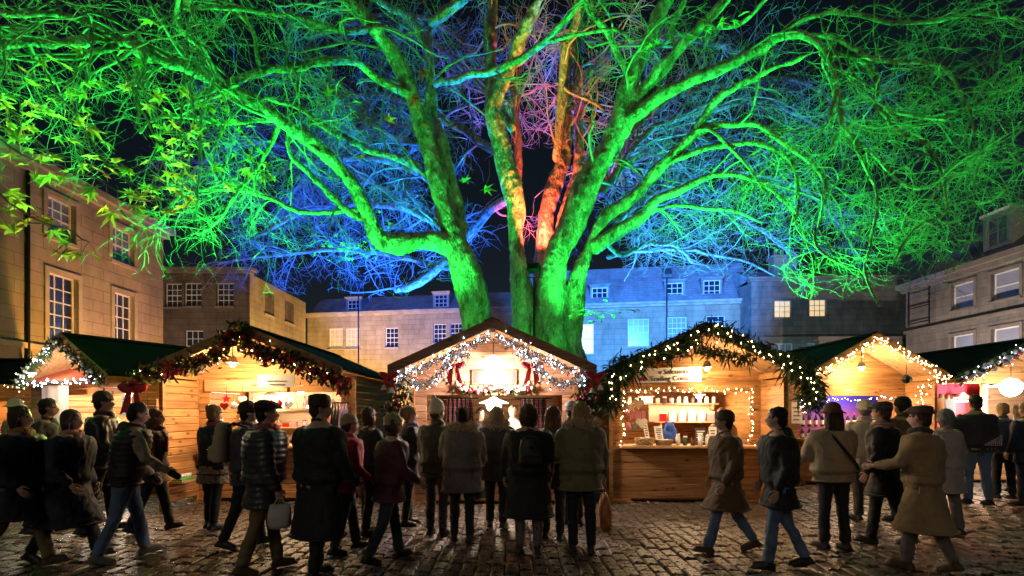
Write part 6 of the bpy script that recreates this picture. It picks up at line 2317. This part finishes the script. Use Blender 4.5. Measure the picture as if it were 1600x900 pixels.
def carrier(label, pr, side, m, w=.34, h=.40, d=.12, drop=.16, name='shopping_bag', cat='bag', logo=None):
    t_, i = pr
    hm, palm, wr, fd = i['hands'][0 if side < 0 else 1]
    p = i['M'] @ (palm + fd * .04)
    b_ = thing(name, label, cat, (p.x, p.y, p.z - drop - h), R(-i['face'] + 80))
    v = []
    nx = 7
    for z, kx, ky in ((0, .42, .45), (.03, .5, .5), (h * .5, .5, .55), (h * .9, .48, .28), (h, .42, .12)):
        for k in range(16):
            a = 2 * math.pi * k / 16
            c_, s_ = math.cos(a), math.sin(a)
            v.append((w * kx * math.copysign(abs(c_) ** .5, c_) + random.uniform(-.008, .008), d * ky * math.copysign(abs(s_) ** .5, s_) + random.uniform(-.008, .008), z + random.uniform(-.006, .006)))
    f = [(i_ * 16 + k, i_ * 16 + (k + 1) % 16, (i_ + 1) * 16 + (k + 1) % 16, (i_ + 1) * 16 + k) for i_ in range(4) for k in range(16)] + [tuple(range(15, -1, -1)), tuple(range(64, 80))]
    MB().add((v, f)).build('bag_body', m, b_, True)
    for sy in (-1, 1):
        MB().add(tube([(-w * .25, sy * d * .12, h * .97), (-w * .12, sy * .012, h + drop * .8), (0, 0, h + drop), (w * .12, sy * .012, h + drop * .8), (w * .25, sy * d * .12, h * .97)], .006, 5)).build('handle', m, b_, True)
    return b_


# --- left side, passing to the right
person('woman with mustard scarf and dark coat cut off by the left edge', 28, 5.15, 80, 1.63, NAVY, .55, KHAKI, SHOEBR, hair='brown', style='bob', scarf=MUST, la=24, ra=-18, lk=6, rk=16, L=(-10, 14, 34, 10), Rr=(0, 14, 40, 12), width=1.3)
person('person in long navy coat striding behind the mustard scarf woman', 108, 5.45, 82, 1.60, NAVY, .42, BLACKT, SHOEB, hair='brown', style='bob', scarf=cloth('peach_scarf', (.45, .24, .15)), la=26, ra=-20, lk=8, rk=20, L=(-10, 14, 34, 10), Rr=(2, 14, 38, 12), flare=1.4, width=1.35)
person('person in pale hat and beige coat far behind at the left edge', 22, 8.2, 60, 1.72, BEIGE, .7, DGREY, SHOEB, hair='grey', style='short', hat='bucket', hatm=KNITW, la=8, ra=-8)
pr = person('man in dark beanie and black leather jacket behind the body warmer man', 158, 6.7, 62, 1.80, LEATHER, .82, BLACKT, SHOEB, hair='dark', hat='beanie', hatm=KNITB, scarf=DARKS, la=12, ra=-12, L=(5, 12, 30, 0), Rr=(12, 12, 40, 0), yaw=10, width=1.22)
person('man in black body warmer with tan sleeves, blue jeans and grey trainers', 196, 5.5, 52, 1.66, cloth('black_quilt', (.018, .016, .018), rough=.6), .84, JEANS, SHOEG, hair='dark', hood='plain', sleeves=cloth('tan_fleece', (.36, .27, .19)), la=20, ra=-16, lk=6, rk=12, L=(6, 12, 30, 0), Rr=(20, 14, 34, 10), lean=9, pitch=10, yaw=8, gloves=BLACKC, width=1.22)
person('woman with auburn hair and plum coat beside the jeans man', 240, 6.75, 70, 1.60, cloth('plum_coat', (.06, .025, .04)), .72, BLACKT, SHOEB, hair='red', style='long', la=18, ra=-16, lk=4, rk=14, scarf=cloth('rust_scarf', (.30, .08, .05)))
person('woman in black coat with patterned hem looking into the bauble stall', 332, 6.9, 20, 1.64, BLACKC, .78, BLACKT, SHOEB, boots=True, hair='blonde', style='bun', scarf=PINKS, skirt=(PATT, .66), la=4, ra=-3, L=(14, 8, 40, 0), Rr=(14, 8, 40, 0))
pr = person('person with beige backpack walking behind the puffer jacket man', 385, 6.0, 78, 1.66, DGREY, .78, BLACKT, SHOEB, hair='dark', hat='beanie', hatm=KNITB, la=16, ra=-14, lk=6, rk=14, L=(-6, 10, 20, 0), Rr=(8, 10, 25, 0), width=1.2)
backpack('beige backpack with brown trim carried behind the puffer jacket man', pr, cloth('beige_canvas', (.42, .32, .20)), .34, .46, .2)
pr = person('man in flat cap, pink scarf and grey quilted puffer jacket', 412, 5.05, 66, 1.66, PUFF, .70, KHAKI, SHOEBR, hair='dark', hat='flatcap', hatm=cloth('dark_tweed', (.045, .035, .03), bump=.8), scarf=PINKS, puffer=True, la=14, ra=-12, lk=4, rk=12, L=(-6, 12, 14, 0), Rr=(2, 14, 20, 0), yaw=8, width=1.3)
carrier('crumpled white carrier bag beside the puffer jacket man', pr, 1, mat('white_poly', (.55, .50, .46), .4),   .20, .22, .14, .06)
person('tall man in long black overcoat and brown hat, back to camera', 497, 4.85, 35, 1.70, BLACKC, .42, BLACKT, SHOEB, hair='brown', hat='flattop', hatm=cloth('brown_felt', (.05, .035, .022)), la=8, ra=-8, L=(6, 10, 20, 0), Rr=(8, 12, 24, 0), yaw=45, flare=1.2, width=1.42, belt=True)
person('person in bright red jacket beside the black overcoat man', 543, 5.75, 60, 1.52, REDJ, .80, DJEANS, SHOEB, hair='brown', style='short', la=14, ra=-14, L=(-4, 12, 36, 10), Rr=(4, 14, 44, 12), hat='beanie', hatm=KNITBE, width=1.15)
person('person in beige knit hat and maroon jacket walking towards central stall', 607, 5.4, 62, 1.53, MAROON, .74, DJEANS, SHOEB, hair='brown', style='bob', hat='beanie', hatm=KNITBE, la=18, ra=-16, lk=8, rk=16, L=(-4, 14, 34, 8), Rr=(8, 14, 44, 12), lean=5, width=1.25)
pr = person('woman with blonde ponytail in black coat reading a paper at left', 638, 7.1, 70, 1.62, BLACKC, .72, BLACKT, SHOEB, hair='blonde', style='pony', scarf=cloth('lavender_scarf', (.22, .19, .28)), la=3, ra=-3, L=(22, 6, 78, 18), Rr=(22, 6, 78, 18), pitch=10)
i = pr[1]
pl = i['M'] @ ((i['hands'][0][1] + i['hands'][1][1]) / 2)
t = thing('paper_leaflet', 'white paper held by the blonde ponytail woman', 'paper', pl, R(-50))
MB().add(([(-.1, 0, 0), (0, .02, .01), (.1, 0, 0), (.1, .1, .12), (0, .12, .13), (-.1, .1, .12)], [(0, 1, 4, 5), (1, 2, 3, 4)])).build('sheet', PAPER, t)
# --- the queue at the central stall
person('woman in cream bobble hat and dark green jacket at the central counter', 683, 6.55, 12, 1.66, DGREEN, .80, GJEANS, SHOEB, boots=True, hair='brown', style='short', hat='bobble', hatm=KNITW, la=3, ra=-4, L=(12, 8, 40, 0), Rr=(14, 8, 40, 0), yaw=35, width=1.08)
person('woman in grey parka with fur hood and dark hair bun', 722, 6.25, -2, 1.60, GREYC, .66, BLACKT, SHOEB, boots=True, hair='dark', style='bun', hood='fur', la=2, ra=-3, L=(14, 9, 50, 0), Rr=(14, 9, 50, 0), flare=1.3, width=1.2, belt=True)
pr = person('blonde woman in dark grey coat with fur hood in the queue', 776, 7.0, 8, 1.62, DGREY, .70, BLACKT, SHOEB, hair='pale', style='bob', hood='fur', la=3, ra=-3, L=(8, 10, 14, 0), Rr=(10, 10, 30, 0), width=1.15)
carrier('black shoulder bag hanging beside the grey parka woman', pr, -1, mat('black_bag', (.015, .015, .017), .5), .36, .26, .14, .14, 'handbag', 'handbag')
carrier('patterned dark red shopping bag by the long black coat woman', pr, 1, cloth('red_pattern_bag', (.14, .035, .03), var=.9, vscale=25), .30, .36, .14, .12)
pr = person('woman in long black coat and boots in the middle of the queue', 826, 5.72, -3, 1.63, BLACKC, .44, cloth('grey_tights', (.16, .13, .11)), SHOEB, boots=True, hair='brown', style='bob', la=2, ra=-3, L=(6, 9, 20, 0), Rr=(6, 9, 20, 0), flare=1.5, width=1.18, belt=True)
backpack('small black backpack on the long black coat woman', pr, cloth('black_nylon', (.02, .02, .02), rough=.5), .26, .30, .12, .14)
person('woman with long brown hair and dark jacket behind the olive jacket', 864, 6.35, 10, 1.62, DGREY, .70, DJEANS, SHOEB, hair='red', style='long', la=3, ra=-3, L=(10, 8, 30, 0), Rr=(10, 8, 30, 0), width=1.12)
person('person in striped black and white knit hat near the right post', 893, 7.25, -10, 1.68, BLACKC, .75, BLACKT, SHOEB, hair='dark', hat='beanie', hatm=mat('striped_knit', (.55, .55, .55), .9, var=.9, vscale=6, stretch=(1, 1, 9)), la=2, ra=-2)
pr = person('blonde woman in olive parka with fur hood holding orange bag', 908, 5.75, -6, 1.66, OLIVE, .74, BLACKT, SHOEB, boots=True, hair='blonde', style='long', hood='fur', la=2, ra=-3, L=(14, 10, 60, 10), Rr=(4, 12, 8, 0), flare=1.3, width=1.22, belt=True)
carrier('orange and white patterned shopping bag held at the olive parka side', pr, 1, mat('orange_print_bag', (.50, .17, .045), .55, var=.9, vscale=9), .36, .40, .13, .12)
person('blonde stallholder behind the central counter', 802, 9.35, 180, 1.66, cloth('cream_jumper', (.5, .42, .36)), .85, BLACKT, SHOEB, hair='pale', style='bun', skin=SKIN2, L=(20, 8, 60, 10), Rr=(20, 8, 60, 10))
person('dark haired stallholder behind the central counter', 752, 9.6, 170, 1.62, BLACKC, .85, BLACKT, SHOEB, hair='dark', style='bob', skin=SKIN2, L=(20, 8, 60, 10), Rr=(20, 8, 60, 10), pitch=15)
person('stallholder in dark top inside the trading stall', 1128, 9.55, 185, 1.60, BROWN, .85, BLACKT, SHOEB, hair='brown', style='short', hat='beanie', hatm=MAROON, L=(10, 8, 30, 0), Rr=(10, 8, 30, 0))
# --- right side
person('person in tan brown coat striding left past the trading stall', 1135, 5.75, -80, 1.58, BROWN, .55, JEANS, SHOEBR, hair='dark', style='short', hat='beanie', hatm=KNITB, la=24, ra=-22, lk=6, rk=20, L=(-8, 14, 34, 12), Rr=(-4, 14, 36, 12), flare=1.6, width=1.32, belt=True)
person('person in black coat and blue jeans walking close to camera', 1218, 5.15, -70, 1.60, BLACKC, .70, JEANS, SHOEB, hair='dark', style='short', hood='plain', la=14, ra=-16, lk=6, rk=16, L=(-12, 14, 34, 10), Rr=(0, 14, 30, 8), flare=1.3, width=1.38)
pr = person('woman in rust felt hat and beige fleece jacket at purple stall', 1302, 5.9, -6, 1.62, BEIGE, .84, BLACKT, SHOEB, hair='brown', style='long', hat='bucket', hatm=FELTB, la=4, ra=-4, L=(16, 14, 40, 0), Rr=(16, 14, 40, 0), width=1.28)
MB().add(tube([(-.13, -.08, 1.35), (-.10, -.17, 1.27), (-.02, -.205, 1.15), (.09, -.205, 1.03), (.20, -.15, .92)], .016, 6, flat=.5)).build('shoulder_strap', BLACKC, pr[0], True)
person('person in dark coat with striped pink scarf and cap, arm in arm', 1382, 6.1, -40, 1.66, BLACKC, .62, BLACKT, SHOEB, hair='brown', hat='flatcap', hatm=cloth('check_cap', (.07, .06, .05), var=.8, vscale=40), scarf=cloth('striped_scarf', (.36, .20, .17), var=.8, vscale=5, stretch=(1, 1, 7)), la=12, ra=-14, lk=4, rk=16, width=1.22)
person('person in long beige raincoat with dark collar walking left', 1443, 5.1, -38, 1.61, TAN, .44, GREYC, SHOEBR, hair='brown', style='short', hat='flatcap', hatm=cloth('brown_cap', (.08, .05, .03)), scarf=DARKS, la=14, ra=-14, lk=5, rk=14, L=(24, 18, 56, 24), Rr=(-4, 16, 34, 10), flare=1.6, width=1.28, belt=True)
person('person in pale grey coat half hidden behind the beige raincoat', 1480, 6.6, -15, 1.58, cloth('pale_grey_coat', (.42, .36, .32)), .6, GREYC, SHOEB, hair='grey', style='bob', la=5, ra=-5)
pr = person('broad man in dark jacket with white back print and blue jeans', 1526, 8.7, 4, 1.82, cloth('charcoal_jacket', (.04, .036, .045), rough=.7), .86, JEANS, SHOEB, hair='dark', style='short', la=5, ra=-7, L=(12, 20, 50, 10), Rr=(4, 14, 12, 0), width=1.36)
# white geometric print low on the jacket back
i = pr[1]
mb = MB()
for k in range(7):
    a = .03 + .032 * k
    hgt = .03 + .018 * k
    y = -.215 + .004 * k
    mb.add(tube([(a - .02, y, 1.03), (a - .005, y - .002, 1.03 + hgt), (a + .01, y, 1.035)], .004, 4))
mb.add(tube([(-.04, -.213, 1.025), (.12, -.214, 1.02), (.245, -.185, 1.02), (.25, -.185, 1.19), (.12, -.212, 1.12), (-.04, -.213, 1.03)], .004, 4))
mb.build('back_print', mat('white_print', (.8, .76, .76), .6), pr[0])
person('fair haired person in blue denim jacket at the right edge', 1568, 9.3, 10, 1.70, DENIMJ, .84, NAVY, SHOEB, hair='pale', style='short', la=3, ra=-3, width=1.1)
person('person in dark clothes cut off by the right edge', 1606, 8.6, -10, 1.70, NAVY, .75, NAVY, SHOEB, hair='blonde', style='short', la=3, ra=-4, width=1.1)
person('fair haired person in pale jumper by the dazzling lamp', 1590, 10.0, 160, 1.68, cloth('pale_jumper', (.5, .4, .36)), .84, BLACKT, SHOEB, hair='pale', style='bob', skin=SKIN2)
person('person in pale hood turned to the purple stall counter', 1352, 7.4, 5, 1.70, cloth('cream_coat', (.55, .47, .38)), .75, DGREY, SHOEB, hair='grey', hat='beanie', hatm=KNITW, la=2, ra=-3)
person('man in charcoal coat and dark hair deep behind the navy coat person', 72, 6.7, 70, 1.72, DGREY, .7, BLACKT, SHOEB, hair='dark', la=10, ra=-10, width=1.1)
person('woman in black jacket with brown bob between red jacket and maroon jacket', 574, 6.6, 40, 1.60, BLACKC, .75, BLACKT, SHOEB, hair='brown', style='bob', la=6, ra=-6)
person('man in brown coat and black hat half behind the striped scarf person', 1412, 7.3, -10, 1.74, BROWN, .72, BLACKT, SHOEB, hair='dark', hat='beanie', hatm=BLACKC, la=4, ra=-4, width=1.15)
bpy.data.scenes.remove(TMP)
